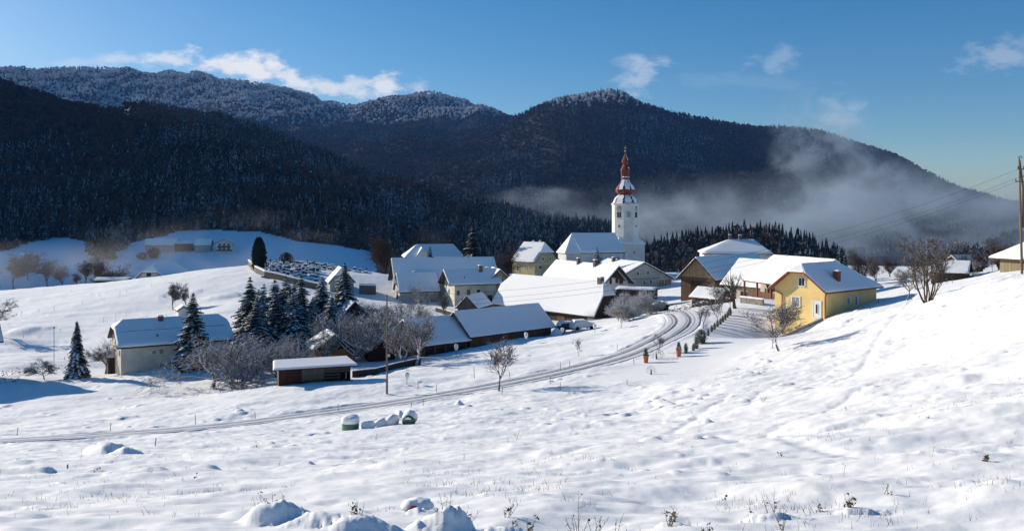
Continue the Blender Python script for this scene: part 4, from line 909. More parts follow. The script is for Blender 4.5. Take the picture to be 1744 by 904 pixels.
# V carport
b = building('V', 'woodshed', 'low open woodshed with sunlit snow roof in front of the board barn', 'shed', MAT['wood_brown'], og=.3, oe=.5, snow=.25, down=2, parm=(36.4, 149, -16.4, -50, 6.4, 5.2, 2.0, 3.6, 0, 0, 1, 1))
opening_l(b, 'near', -.5, .5, 4.6, 1.3, 'opening', MAT['wood_dark'], MAT['rubber_void_black'], .08, False)  # black sheet colours in the shade under the woodshed roof
b = building('V2', 'covered_woodpile', 'snow topped low woodpile roof beside the village lane', 'woodpile', MAT['wood_dark'], og=.1, oe=.1, snow=.3, down=2, parm=(27.4, 158.5, -17.6, -50, 5.0, 3.4, .7, 1.5, 0, 0, 1, 1))
b = building('V3', 'flat_canopy', 'flat snow topped carport on a dark post in front of the beige house', 'carport', MAT['wood_dark'], og=.2, oe=.2, snow=.22, down=0, parm=(27.2, 178, -17.6, -20, 8.5, 5, 2.2, 2.5, 0, 0, 1, 1))
# X barn behind the left crest, with low annex
b = building('X', 'crest_barn', 'low white-gabled barn with dark door sunk behind the snowy crest', 'barn', MAT['white'], snow=.35, down=3, parm=(-113, 266, -23.0, 84, 17, 13, 2.5, 8.0, 1.6, 1.6, .6, .6), og=.5, oe=.5)
opening(b, 'left', 250, 459, 257, 470, 'door', MAT['wood_dark'], MAT['wood_dark'], .05, False)
b = building('X2', 'crest_annex', 'low dark board annex with snow roof left of the white-gabled barn', 'shed', MAT['wood_dark'], snow=.3, down=2, parm=(-124.5, 256, -20.9, 5, 10, 5, 1.5, 2.2, 0, 0, 1, 1), og=.3, oe=.3)
# Y house cut by the picture edge
b = building('Y', 'edge_house', 'white walled house with dark eaves at the picture edge', 'house', MAT['white'], snow=.3, down=3, parm=(-77.2, 113.5, -22.0, 40, 10, 9.5, 5.0, 8.2, 0, 0, 1, 1), og=.6, oe=.6)
# small white hut by the lone bare tree
b = building('Z', 'white_hut', 'tiny white hut with snowy roof beside the lone bare tree on the slope', 'hut', MAT['white'], snow=.25, down=2, parm=(-69.2, 172, -20.6, -60, 3.2, 2.4, 1.3, 2.2, 0, 0, 1, 1), og=.2, oe=.2)
b = building('Z2', 'garden_hut', 'dark garden hut behind the bare tree at the end of the cream house', 'hut', MAT['wood_dark'], snow=.25, down=2, parm=(-58.6, 122.2, -21.9, 32, 3.6, 3, 1.4, 2.3, 0, 0, 1, 1), og=.2, oe=.2)
# far farm on the shaded meadow
def far_b(name, label, cat, px0, px1, base, d, he, hr, wall, rot=8, Wd=9, **k):
    L = (px1 - px0) / F * d / max(.5, math.cos(R_(rot))); c = at((px0 + px1) / 2, base, d + 3); c.z = gz(c.x, c.y) + k.pop('dz', 0)
    return building('far', name, label, cat, wall, parm=(c.x, c.y, c.z, rot, L, Wd, he, hr, 0, 0, 1, 1), down=4, **k)
c_ = on(382, 588); b = building('far', 'far_farmhouse', 'white chalet with dark balcony on the far shaded meadow', 'house', MAT['white'], parm=(c_.x, c_.y + 2, c_.z, -80, 12, 13.5, 6.0, 9.6, 0, 0, 1, 1), down=4, og=1.4, oe=1.2, snow=.4)
o_ = MB(); o_.box((b.l2 + .5, 0, 3.6), (1.0, 9, 1.0)); o_.box((b.l2 + .5, 0, 1.0), (1.0, 11, .9)); o_.build('balcony', MAT['wood_dark'], b.root)
for k in (-3, 0, 3): opening_l(b, 'right', k, 5.0, 1.3, 1.2, frame=MAT['frame_dk']); opening_l(b, 'right', k, 2.2, 1.4, 1.3, frame=MAT['frame_dk'])
b = KEEP = None
b = far_b('far_cottage', 'far low cottage with snowy roof next to the chalet on the shaded meadow', 'house', 333, 361, 437, 590, 4.2, 8.5, MAT['grey'], snow=.35)
b = far_b('far_barn', 'far brown barn with long snowy roof on the shaded meadow', 'barn', 300, 334, 435, 596, 5.0, 7.0, MAT['wood_brown'], snow=.3, Wd=10)
b = far_b('far_stable', 'farthest pale stable with snowy roof behind dark bushes on the meadow', 'barn', 250, 302, 436, 594, 5.0, 9.5, MAT['grey'], snow=.35)
b = far_b('green_cottage', 'small green walled cottage low in the misty valley', 'house', 34, 62, 462, 520, 6.5, 11.5, plain('green_plaster', (.16, .24, .15), .9, .1, 1), snow=.35, Wd=9)
b = far_b('valley_shed', 'long low shed roof in the misty valley next to the green cottage', 'shed', 63, 84, 464, 516, 2.4, 4.4, MAT['wood_grey'], snow=.3, Wd=6)
# X right edge granary with slatted front
g0 = on(1756, 112); b = building('granary', 'slatted_granary', 'barn with pale vertical slats and snow roof on the crest below the power pole', 'barn', MAT['wood_slat'], parm=(g0.x + .3, g0.y, gz(g0.x, g0.y) - .7, 12, 8.6, 6.0, 1.7, 3.9, 3.4, 3.4, 0, 0), snow=.25, down=2, og=1.0, oe=.8)
b_ = MB(); b_.add([(-4.4, -3.12, 1.55), (4.4, -3.12, 1.55), (4.4, -1.9, 2.85), (-2.6, -1.9, 2.85), (-4.4, -3.12, .95), (4.4, -3.12, .95)], [(0, 1, 2, 3), (4, 5, 1, 0)]); b_.build('slat_front', MAT['wood_slat'], b.root)
b = building('hut', 'field_hut', 'small dark timber hut behind the crest beside the many-stemmed tree', 'hut', MAT['wood_dark'], parm=tuple(on(1619, 122) + Vector((0, 0, -.6))) + (-35, 5.2, 5.0, 1.6, 3.2, 0, 0, 1, 1), snow=.2, down=2, og=.3, oe=.3)
b = far_b('valley_cottage', 'snow covered sheep shed under frosted bushes on the right hillside', 'shed', 1618, 1665, 462, 150, 1.8, 3.6, MAT['wood_grey'], snow=.3, Wd=6)

# open field shed with mono-pitch roof
p0 = ground(474.5, 658.6); sh = thing('open_field_shed', p0 + Vector((0, 0, 0)), 'dark open-fronted board shed with flat snowy roof standing in the field', 'shed')
q1 = at(597, 650, p0.y * 1.03); dv = (q1 - p0); ang = math.atan2(dv.y, dv.x); Ls = math.hypot(dv.x, dv.y); sh.rotation_euler = (0, 0, ang); Hs = 2.05; Ds = 2.9; SHED = (p0, ang, Ls)
def part(fn, name, mat, root): o_ = MB(); fn(o_); return o_.build(name, mat, root)
part(lambda o: o.box((0.04, Ds / 2, .55), (.08, Ds, 3.0)), 'side_wall', MAT['wood_grey'], sh)
part(lambda o: o.box((Ls - .04, Ds / 2, .55), (.08, Ds, 3.0)), 'side_wall', MAT['wood_dark'], sh)
part(lambda o: o.box((Ls / 2, Ds - .04, .55), (Ls - .2, .08, 3.0)), 'back_wall', MAT['wood_dark'], sh)
part(lambda o: o.box((Ls * .155, -.0, .55), (Ls * .31, .07, 3.0)), 'door', MAT['wood_red'], sh)['label'] = 'reddish board door'
part(lambda o: o.box((Ls * .47, .02, 1.25), (Ls * .30, .07, 1.6)), 'upper_boards', MAT['wood_grey'], sh)
part(lambda o: o.box((Ls * .78, .03, 1.62), (Ls * .42, .07, .85)), 'lintel_boards', MAT['wood_rail'], sh)
for zc in (.2, .62, .98):
    part(lambda o: o.box((Ls * .60, -.04, zc), (Ls * .56 if zc < .3 else Ls * .50, .05, .14)), 'rail', MAT['wood_rail'], sh)
for k in (.32, .6, .84, .99): part(lambda o: o.box((Ls * k, .06, .55), (.14, .14, 3.0)), 'post', MAT['wood_dark'], sh)
part(lambda o: o.add([(-.6, -.55, 2.0), (Ls + .7, -.55, 2.0), (Ls + .1, Ds + .35, 2.35), (-.35, Ds + .35, 2.35), (-.6, -.55, 1.9), (Ls + .7, -.55, 1.9), (Ls + .1, Ds + .35, 2.25), (-.35, Ds + .35, 2.25)], [(0, 1, 2, 3), (7, 6, 5, 4), (0, 4, 5, 1), (1, 5, 6, 2), (2, 6, 7, 3), (3, 7, 4, 0)]), 'roof', MAT['wood_dark'], sh)
part(lambda o: o.add([(-.65, -.6, 2.004), (Ls + .75, -.6, 2.004), (Ls + .15, Ds + .4, 2.354), (-.4, Ds + .4, 2.354), (-.5, -.45, 2.22), (Ls + .6, -.45, 2.22), (Ls + .0, Ds + .25, 2.57), (-.25, Ds + .25, 2.57)], [(4, 5, 6, 7), (0, 1, 5, 4), (1, 2, 6, 5), (2, 3, 7, 6), (3, 0, 4, 7)]), 'roof_snow', MAT['roof_snow'], sh)

# ------------------------------------------------------------------ church
J = building('J', 'church', 'white village church with octagonal tower and red onion spire', 'church', MAT['white'], snow=.3, down=4, oe=.5, og=.0)
JR = J.root
# polygonal apse at the sunlit end
l, w, He, Hr = J.L / 2, J.W / 2, J.He, J.Hr
ap = [(-l, -w), (-l - 3.6, -w * .62), (-l - 5.0, -1.0), (-l - 5.0, 1.0), (-l - 3.6, w * .62), (-l, w)]
ap = [(-l, -w + .5), (-l - 3.4, -w * .45), (-l - 3.4, w * .45), (-l, w - .5)]
o_ = MB(); n = len(ap)
o_.add([(x, y, -4) for x, y in ap] + [(x, y, He - .2) for x, y in ap], [(i + 1, i, i + n, i + 1 + n) for i in range(n - 1)]); o_.build('apse_wall', MAT['white'], JR)
ar = [(-l, -w), (-l - 4.0, -w * .45 - .2), (-l - 4.0, w * .45 + .2), (-l, w)]
o_ = MB(); a0 = (-l, 0, Hr + .30)
for i in range(3): o_.add([(*ar[i + 1], He + .1), (*ar[i], He + .1), a0, (*ar[i + 1], He - .15), (*ar[i], He - .15)], [(0, 1, 2)[::-1], (3, 4, 1, 0)])
o_.build('apse_roof_snow', MAT['roof_snow'], JR)
for k in (-.5, 2.2, 5.2): opening_l(J, 'near', k, 3.9, .9, 2.2)
o_ = MB(); o_.box((l - .1, -w + .42, 2), (.14, .14, 9.5)); o_.build('downpipe', MAT['chim'], JR)
# tower base and octagon
tw = at(1064.8, 400, 273.0); tl = to_local(J, tw); tx, ty = tl.x, tl.y; zl = lambda py, d=270.0: (HY - py) / F * d - J.c.z
rot8 = math.atan2(-tw.x, tw.y) * 0 - J.rot     # one flat of the octagon faces the viewer
zb_, zo_ = zl(415), zl(348.5); DB = 10.2; c0 = zl(413.5)
crn = Matrix.Rotation(-J.rot + R_(17), 2, 'Z')
def loc8(R, z, n=8, ph=0.0):
    out = []
    for j in range(n):
        a_ = -J.rot + R_(8) + 2 * PI * j / n + ph; out.append((tx + R * math.cos(a_), ty + R * math.sin(a_), z))
    return out
def ring(b_, prof, n=8, ph=PI / 8, mats=None):
    base = len(b_.v)
    for R, z in prof: b_.v += loc8(R, z, n, ph)
    for i in range(len(prof) - 1):
        for j in range(n):
            a0 = base + i * n + j; a1 = base + i * n + (j + 1) % n; b_.f.append((a0, a1, a1 + n, a0 + n)); b_.m.append(mats(i, j) if mats else 0)
    b_.f.append(tuple(base + (len(prof) - 1) * n + j for j in range(n))); b_.m.append(0)
R8 = 4.08 / math.cos(PI / 8)
tp = MB(); ring(tp, [(R8, -4), (R8, zo_)]); tw_o = tp.build('tower_wall', MAT['white'], JR)
tp = MB(); ring(tp, [(R8 + .05, zo_ - .15), (R8 + .38, zo_ + .1), (R8 + .38, zo_ + .28), (R8 - .2, zo_ + .3)]); tp.build('tower_cornice', MAT['white'], JR)
# square lower block with pent snow roof
def sq(b_, prof, n=4, ph=PI / 4): ring(b_, prof, 4, ph)
RS = 4.55 * math.sqrt(2); 
tp = MB(); base = len(tp.v)
sh_ = -J.rot + R_(8)
ox, oy = 1.1, 0.3
def loc4(R, z):
    return [(tx + ox + R * math.cos(-J.rot + R_(8) + PI / 4 + PI / 2 * j), ty + oy + R * math.sin(-J.rot + R_(8) + PI / 4 + PI / 2 * j), z) for j in range(4)]
tp.v += loc4(RS, -4) + loc4(RS, zb_); tp.f += [(j, (j + 1) % 4, (j + 1) % 4 + 4, j + 4) for j in range(4)]; tp.m += [0] * 4; tp.build('lower_tower_wall', MAT['white'], JR)
tp = MB(); tp.v += loc4(RS + .5, zb_ - .1) + loc4(RS + .45, zb_ + .2) + [(tx + (R8 - .3) * math.cos(-J.rot + R_(8) + PI / 4 + PI / 2 * j), ty + (R8 - .3) * math.sin(-J.rot + R_(8) + PI / 4 + PI / 2 * j), zb_ + 2.4) for j in range(4)]
tp.f += [(j, (j + 1) % 4, (j + 1) % 4 + 4, j + 4) for j in range(4)] + [(j + 4, (j + 1) % 4 + 4, (j + 1) % 4 + 8, j + 8) for j in range(4)]; tp.m += [0] * 8; tp.build('lower_roof_snow', MAT['roof_snow'], JR)
# onion spire (profile read off the photograph, metres)
K = 270 / F
prof = [(R8 + .05, 348), (19.5 * K, 345), (18.5 * K, 341), (15.8 * K, 336.5), (11.0 * K, 332.5), (10.4 * K, 330.5), (15.0 * K, 327.5), (15.6 * K, 323), (12.8 * K, 317), (8.2 * K, 311), (6.3 * K, 306), (5.9 * K, 303.2), (6.9 * K, 302.6), (6.9 * K, 301.4), (6.4 * K, 300.6), (6.6 * K, 297),
        (7.1 * K, 292), (7.6 * K, 289.5), (7.0 * K, 287.0), (5.6 * K, 284.5), (3.9 * K, 280.5), (3.4 * K, 278.5), (5.3 * K, 276.0), (5.0 * K, 272.5), (3.2 * K, 268.0), (1.6 * K, 264), (.7 * K, 260.5), (.45 * K, 257.5)]
P2 = [(r / math.cos(PI / 8) if i else r, zl(py_)) for i, (r, py_) in enumerate(prof)]; P2[0] = (R8 + .3, zo_ + .25)
tp = MB(); ring(tp, P2); sp_o = tp.build('spire', MAT['redroof'], JR)
sn = MB()
def snow_patch(i0, i1, js, k=1.012, up=.10):
    for j in js:
        for i in range(i0, i1):
            (ra_, za), (rb, zb2) = P2[i], P2[i + 1]; f0 = .06; 
            a_ = loc8(ra_ * k + .04, za + up, 8, PI / 8); b__ = loc8(rb * k + .04, zb2 + up, 8, PI / 8)
            A0, A1, B0, B1 = [Vector(q) for q in (a_[j], a_[(j + 1) % 8], b__[j], b__[(j + 1) % 8])]
            s0 = .12 + .1 * math.sin(i * 2.3 + j); s1 = .12 + .1 * math.sin(i * 1.7 + j * 2)
            sn.add([A0.lerp(A1, s0), A1.lerp(A0, s0), B1.lerp(B0, s1), B0.lerp(B1, s1)], [(0, 1, 2, 3)])
snow_patch(1, 4, (0, 1, 3, 4, 5, 6, 7)); snow_patch(0, 1, range(8)); snow_patch(7, 10, (0, 2, 4, 5, 6, 7)); snow_patch(24, 26, (6, 7, 0)); snow_patch(18, 19, (6, 7, 0)); snow_patch(12, 14, (4, 5, 6)); snow_patch(23, 24, (6, 7))
q = sn.build('spire_snow', MAT['tree_snow'], JR); q.parent = sp_o
tp = MB(); zt = P2[-1][1]; tp.tube([(tx, ty, zt - .2), (tx, ty, zt + 1.9)], .07, 6); tp.blob((tx, ty, zt + .25), (.3, .3, .3), 1, 8, 0, 0, -1)
tp.tube([(tx - .5 * math.cos(J.rot), ty + .5 * math.sin(J.rot), zt + 1.3), (tx + .5 * math.cos(J.rot), ty - .5 * math.sin(J.rot), zt + 1.3)], .07, 6); q = tp.build('spire_cross', MAT['gold'], JR)
# clocks and bell openings on the two diagonal flats left and right of the front flat
for j in (5, 7, 6):
    a_ = -J.rot + R_(8) + 2 * PI * j / 8 + PI / 8 + PI / 8 - PI / 4 * 0
for fi in range(8):
    A0, A1 = [Vector(q) for q in (loc8(R8, 0)[fi], loc8(R8, 0)[(fi + 1) % 8])]
ringp = loc8(R8, 0, 8, PI / 8)
def flat(fi):
    A0, A1 = Vector(ringp[fi]), Vector(ringp[(fi + 1) % 8]); c_ = (A0 + A1) / 2; n_v = Vector((c_.x - tx, c_.y - ty, 0)).normalized(); return c_, (A1 - A0).normalized(), n_v
def flat_world_dir(fi):
    c_, u_, n_v = flat(fi); return Matrix.Rotation(J.rot, 3, 'Z') @ n_v
def tower_box(fi, uc, z0, z1, w_, mat, name, depth=.06, parent=None):
    c_, u_, n_v = flat(fi); o_ = MB(); vs = []
    for dd in (.004, depth):
        for a_, z_ in ((uc - w_ / 2, z0), (uc + w_ / 2, z0), (uc + w_ / 2, z1), (uc - w_ / 2, z1)): vs.append(Vector((c_.x, c_.y, 0)) + u_ * a_ + n_v * dd + Vector((0, 0, z_)))
    o_.add(vs, [(3, 2, 1, 0), (4, 5, 6, 7), (0, 1, 5, 4), (1, 2, 6, 5), (2, 3, 7, 6), (3, 0, 4, 7)]); return o_.build(name, mat, JR)
MAT['clock'] = plain('clock_face', (.42, .42, .40), .6, .1, 3, 0)
fl = sorted(range(8), key=lambda f_: flat_world_dir(f_).y)      # the flat facing the viewer first
front_f = fl[0]; sides = [(front_f + 1) % 8, (front_f - 1) % 8]
for fi in sides:
    tower_box(fi, -.42, zl(370.5), zl(361), .62, MAT['rubber_void_black'], 'belfry_opening'); tower_box(fi, .42, zl(370.5), zl(361), .62, MAT['rubber_void_black'], 'belfry_opening')  # black boxes on the wall paint the shade inside the belfry
    tower_box(fi, 0, zl(372), zl(371), 2.0, MAT['white'], 'sill', .12)
    c_, u_, n_v = flat(fi); o_ = MB(); zc = zl(355.3); R_c = .95; base = len(o_.v)
    for dd in (.005, .08):
        for j in range(20): o_.v.append(tuple(Vector((c_.x, c_.y, zc)) + u_ * (R_c * math.cos(2 * PI * j / 20)) + Vector((0, 0, R_c * math.sin(2 * PI * j / 20))) + n_v * dd))
    o_.f.append(tuple(range(20, 40))); o_.m.append(0)
    for j in range(20): o_.f.append((j, (j + 1) % 20, (j + 1) % 20 + 20, j + 20)); o_.m.append(0)
    ck = o_.build('clock', MAT['clock'], JR)
    hd = MB()
    for j in range(12):
        a_ = 2 * PI * j / 12; p1 = Vector((c_.x, c_.y, zc)) + u_ * (.78 * math.cos(a_)) + Vector((0, 0, .78 * math.sin(a_))) + n_v * .1; hd.box(tuple(p1), (.12, .12, .12), 0)
    for a_, r_ in ((PI / 2, .7), (PI * .15, .5)): hd.tube([Vector((c_.x, c_.y, zc)) + n_v * .11, Vector((c_.x, c_.y, zc)) + n_v * .11 + u_ * (r_ * math.cos(a_)) + Vector((0, 0, r_ * math.sin(a_)))], .05, 4)
    q = hd.build('clock_hands', MAT['rubber_void_black'], JR); q.parent = ck
    for py_ in (385, 405): tower_box(fi, 0, zl(py_ + 2), zl(py_ - 1.8), .55, MAT['glass'], 'slit_window')
tower_box(front_f, 0, zl(370), zl(360), 1.3, MAT['grey'], 'blind_window', .03)
c_ = Vector((tx + ox, ty + oy, 0)); 
wd = Matrix.Rotation(-J.rot, 3, 'Z') @ (Matrix.Rotation(R_(8), 3, 'Z') @ Vector((0, -1, 0))); wu = Matrix.Rotation(-J.rot, 3, 'Z') @ (Matrix.Rotation(R_(8), 3, 'Z') @ Vector((1, 0, 0)))
o_ = MB(); vs = []
for dd in (4.56, 4.62):
    for a_, z_ in ((.6, zl(431.5)), (1.2, zl(431.5)), (1.2, zl(428)), (.6, zl(428))): vs.append(c_ + wu * a_ + wd * dd + Vector((0, 0, z_)))
o_.add(vs, [(3, 2, 1, 0), (4, 5, 6, 7), (0, 1, 5, 4), (1, 2, 6, 5), (2, 3, 7, 6), (3, 0, 4, 7)]); o_.build('slit_window', MAT['glass'], JR)

# ------------------------------------------------------------------ near trees
def bare_tree(seed, h=7, trunk=1.6, spread=.62, limbs=5, fine=1.0, lean=(0, 0), thick=.16, droop=0.0, stems=1, up=.35, depth=4, crown_cut=1.0):
    """returns two meshes: trunk with main limbs, and the branch and twig work"""
    r = random.Random(seed); T = MB(); Bm = MB()
    def seg(p, d, L, r0, lev, nseg=5, curl=.25):
        pts = [p.copy()]; rad = [r0]; d = d.normalized(); q = p.copy()
        for i in range(nseg):
            d = (d + Vector((r.gauss(0, curl), r.gauss(0, curl), r.gauss(0, curl) * .6 + (up if lev < 3 else up * .4) * .22 - droop * .16 * lev * (i / nseg)))).normalized()
            q = q + d * (L / nseg); pts.append(q.copy()); rad.append(r0 * (1 - .68 * (i + 1) / nseg))
        return pts, rad, d
    def grow(p, d, L, r0, lev):
        ns = 5 if lev < 3 else 3; pts, rad, dd = seg(p, d, L, r0, lev, ns, .12 + .07 * lev)
        (T if lev <= 1 else Bm).tube(pts, rad, 5 if lev <= 1 else (4 if lev == 2 else 3), 0, False)
        if lev >= depth: return
        n = {0: limbs, 1: int(7 * fine), 2: int(7 * fine), 3: int(5 * fine)}.get(lev, 3)
        for i in range(n):
            k = (r.uniform(.55, 1) if lev == 0 else r.uniform(.18, 1.0)) ; j = min(int(k * ns), ns - 1); f_ = k * ns - j; b0 = pts[j].lerp(pts[j + 1], f_)
            ax = (pts[j + 1] - pts[j]).normalized(); side = ax.cross(Vector((r.uniform(-1, 1), r.uniform(-1, 1), r.uniform(-.4, 1)))).normalized()
            a_ = r.uniform(.55, 1.15) if lev else r.uniform(.45, 1.0) * (spread / .62)
            nd = ax * math.cos(a_) + side * math.sin(a_)
            if nd.z < -.15 and droop < .5: nd.z *= -.4
            LL = L * r.uniform(.42, .68) * (1.15 - .45 * k) if lev else h * r.uniform(.42, .62) * (spread / .62) ** .6
            grow(b0, nd, LL, max(rad[j] * (.62 if lev else .72), .019), lev + 1)
        if lev >= 1:  # leader carries on
            grow(pts[-1], dd, L * .45, rad[-1], lev + 2 if lev < depth - 1 else depth)
    for s_ in range(stems):
        a0 = 2 * PI * s_ / max(1, stems) + .3 * r.random(); off = Vector((math.cos(a0), math.sin(a0), 0)) * (.0 if stems == 1 else thick * 1.6)
        d0 = Vector((lean[0], lean[1], 1)) + (off * 1.6 / max(thick, .1) * .21 if stems > 1 else Vector())
        if stems == 1: grow(off - Vector((0, 0, .3)), d0, trunk + .3, thick, 0)
        else:
            pts, rad, dd = seg(off - Vector((0, 0, .3)), d0, h * .62, thick * r.uniform(.6, 1), 0, 7, .10); T.tube(pts, rad, 6, 0, False)
            for i in range(int(limbs)):
                k = r.uniform(.3, 1); j = min(int(k * 7), 6); b0 = pts[j].lerp(pts[j + 1], k * 7 - j); ax = (pts[j + 1] - pts[j]).normalized(); side = (off.normalized() + Vector((r.gauss(0, .7), r.gauss(0, .7), .2))).normalized()
                grow(b0, ax * .75 + side * r.uniform(.4, .9), h * r.uniform(.25, .42), max(rad[j] * .6, .02), 1)
    return T, Bm
TREE_PROTOS = {}
def make_tree(key, name, label, loc, mat, group=None, hscale=1.0, rz=0, cat='tree', top=None, wide=1.0, **k):
    T, Bm = bare_tree(**k); root = thing(name, loc, label, cat, rz, group)
    if top is not None: hscale = ((HY - top) / F * loc.y - loc.z) / max(q[2] for q in Bm.v)
    root.scale = (hscale * wide, hscale * wide, hscale)
    T.build('trunk', mat, root); Bm.build('branches', mat, root); TREE_PROTOS[key] = root; return root
def spruce(seed, h=12, R=2.6, nw=26, per=8, droop=.35, snow=.5, dens=1.0, bare=.06, narrow=1.0):
    r = random.Random(seed); T = MB(); C = MB(); T.tube([(0, 0, -.4), (0, 0, h * .5), (0, 0, h)], [h * .017, h * .010, .015], 6, 0, False)
    for i in range(nw):
        k = (i + r.uniform(-.3, .3)) / nw; z = h * (bare + (1 - bare) * max(0, k)) ; Rk = R * ((1 - k) ** .85) * narrow + .12
        for j in range(max(4, int(per * (1 - .35 * k)))):
            a = 2 * PI * (j + r.random()) / per; L = Rk * r.uniform(.5, 1.2) * (1 + .22 * mnoise.noise(Vector((math.cos(a) * 1.3, math.sin(a) * 1.3, z * .5 + seed)))); dx, dy = math.cos(a), math.sin(a); n = 5; pts = []
            rise = .25 * (1 - k) * 0 + r.uniform(-.05, .12)
            for q in range(n + 1):
                s_ = q / n; pts.append(Vector((dx * L * s_, dy * L * s_, z + L * (rise * s_ - droop * s_ * s_ + .13 * s_ ** 4))))
            px_, py_ = -dy, dx; w0 = .34 * L ** .6 * dens; sn = r.random() < snow
            for q in range(n):
                s_ = (q + .5) / n; w_ = w0 * (1 - .6 * s_) ; c0, c1 = pts[q], pts[q + 1]
                for sd in (-1, 1):
                    for m_ in range(2):
                        b0 = c0.lerp(c1, m_ * .5); t_ = b0 + Vector((dx * .45, dy * .45, 0)) * w_ + Vector((px_, py_, 0)) * (sd * w_ * r.uniform(.75, 1.2)) - Vector((0, 0, w_ * r.uniform(.15, .55)))
                        b1 = c0.lerp(c1, min(1, m_ * .5 + .75)); b2 = b0 - Vector((0, 0, w_ * .35))
                        C.add([b0, b1, t_], [(0, 1, 2)], 0); C.add([b2, b1, t_ - Vector((0, 0, w_ * .3))], [(0, 1, 2)], 0)
                        if sn and r.random() < .85:
                            u_ = Vector((0, 0, .05 + .02 * L)); C.add([b0 + u_ * 1.3, b1 + u_ * 1.3, b0.lerp(t_, .82) + u_], [(0, 1, 2)], 1)
    for q in range(6):
        a = q; C.add([(0, 0, h * 1.0), (.18 * math.cos(a), .18 * math.sin(a), h * .955), (.18 * math.cos(a + .6), .18 * math.sin(a + .6), h * .955)], [(0, 1, 2)], 0)
    return T, C
def make_spruce(key, name, label, loc, group=None, rz=0, needle='needle', sc=1.0, **k):
    T, C = spruce(**k); root = thing(name, loc, label, 'spruce', rz, group); root.scale = (sc,) * 3
    T.build('trunk', MAT['bark'], root); C.build('crown', [MAT[needle], MAT['tree_snow']], root); TREE_PROTOS[key] = root; return root
def mp_px(px, d, h_px): return h_px / F * d
# spruces ------------------------------------------------------
make_spruce('s1', 'spruce', 'dense slender snow hung spruce alone on the lawn before the cream farmhouse', tg(131, 645), h=7.9, R=1.7, nw=44, per=13, droop=.85, snow=.95, seed=3, dens=1.35, bare=.02)
dA = 116; p = on(329, dA); make_spruce('s2', 'spruce', 'broad dark spruce standing in front of the cream farmhouse roof', p, h=(HY - 497) / F * dA - p.z, R=3.1, nw=40, per=11, droop=.36, snow=.75, seed=5, bare=.04, dens=1.45)
grp = 'tall snowy spruces in the village grove'
CL = [(426, 470, 134, 's3', 'leftmost tall spruce of the dark grove, open field beside it'), (450, 482, 132, None, 'spruce tucked second in the dark grove'), (468, 475, 138, None, 'third spruce of the dark grove between close neighbours'),
      (486, 468, 136, None, 'slim spruce in the middle of the dark grove'), (513, 466, 140, 's4', 'tallest spruce at the right end of the dark grove'), (549, 470, 147, None, 'narrow spruce between the grove and the grey chapel'),
      (587, 446, 150, 's5', 'widest spruce with long snowy boughs before the grey chapel'), (438, 505, 126, None, 'short spruce at the foot of the grove on the field side'), (498, 500, 128, None, 'short spruce low in the centre of the grove'), (533, 505, 138, None, 'young spruce half hidden right of the grove'), (500, 478, 143, None, 'spruce filling the back of the grove behind the tallest'), (470, 498, 129, None, 'bushy spruce low at the left centre of the grove'), (566, 500, 142, None, 'small spruce between the chapel and the narrow spruce'), (440, 492, 139, None, 'back row spruce at the left end of the grove')]
def tree_h(src): return max(w.co.z for w in KIDS[src.name][-1].data.vertices)
def put(key, px, d, top, label, group=None, rz=0, wide=1.0, base=None):
    g0 = on(px, d) if base is None else base; src = TREE_PROTOS[key]; s_ = ((HY - top) / F * d - g0.z) / tree_h(src)
    return copy_tree(src, g0, rz, (s_ * wide, s_ * wide, s_), label, group)
sd = 11
for i, (px, ty_, d, key, lb) in sorted(enumerate(CL), key=lambda q: q[1][3] is None):
    if key:
        g0 = on(px, d); ht = (HY - ty_) / F * d - g0.z
        make_spruce(key, 'spruce', lb, g0, grp, h=ht, R=ht * (.34 if key != 's5' else .34), nw=int(ht * 3.3), per=11, droop=.42, snow=.85, seed=sd + i, bare=.02, dens=1.35)
    else: put('s3' if i % 2 else 's4', px, d, ty_, lb, grp, i * 1.7, 1.25)
make_spruce('s6', 'spruce', 'dark pointed spruce rising behind the long stable roof', on(805, 262), h=17, R=4.6, nw=46, per=12, droop=.4, snow=.3, seed=31, bare=.02, dens=1.5)
put('s6', 733, 255, 417, 'small dark spruce in front of the hipped rectory roof', rz=1); put('s3', 1017, 236, 420, 'slender spruce in front of the church nave', rz=2, wide=.85)
put('s6', 1430, 168, 418, 'dark spruce pair member behind the yellow house, taller one', rz=2, wide=.8); put('s6', 1438, 172, 426, 'shorter dark spruce beside its taller twin behind the yellow house', rz=4, wide=.8)
# far spruces one can tell apart along the foot of the dark slope
grp = 'spruces along the foot of the dark slope'
rr = random.Random(9)
TREE_PROTOS['far'] = None
def fl_make(seed, sn):
    T, C = spruce(seed, 20, 3.8, 17, 7, .3, sn, 1.4, .05); root = thing('spruce', (0, 0, 0), 'snow dusted spruce at the foot of the dark slope', 'spruce', 0, grp)
    T.build('trunk', MAT['bark'], root); C.build('crown', [MAT['needle'], MAT['tree_snow']], root); return root
FS = [fl_make(61, .35), fl_make(62, .7)]
EDGE = [(8, 418, 655), (30, 410, 665), (55, 408, 680), (78, 404, 690), (100, 402, 700), (128, 405, 700), (150, 418, 660), (166, 436, 600), (178, 430, 610), (192, 428, 625), (205, 420, 650), (222, 412, 665), (240, 406, 680), (262, 404, 690), (284, 400, 700), (308, 396, 705), (330, 394, 708), (355, 392, 712), (382, 391, 715), (404, 391, 715), (425, 392, 715), (450, 396, 705), (475, 402, 695), (500, 410, 680), (522, 413, 675), (545, 415, 672), (568, 418, 668), (590, 423, 660), (612, 428, 650), (632, 434, 640), (648, 442, 620)]
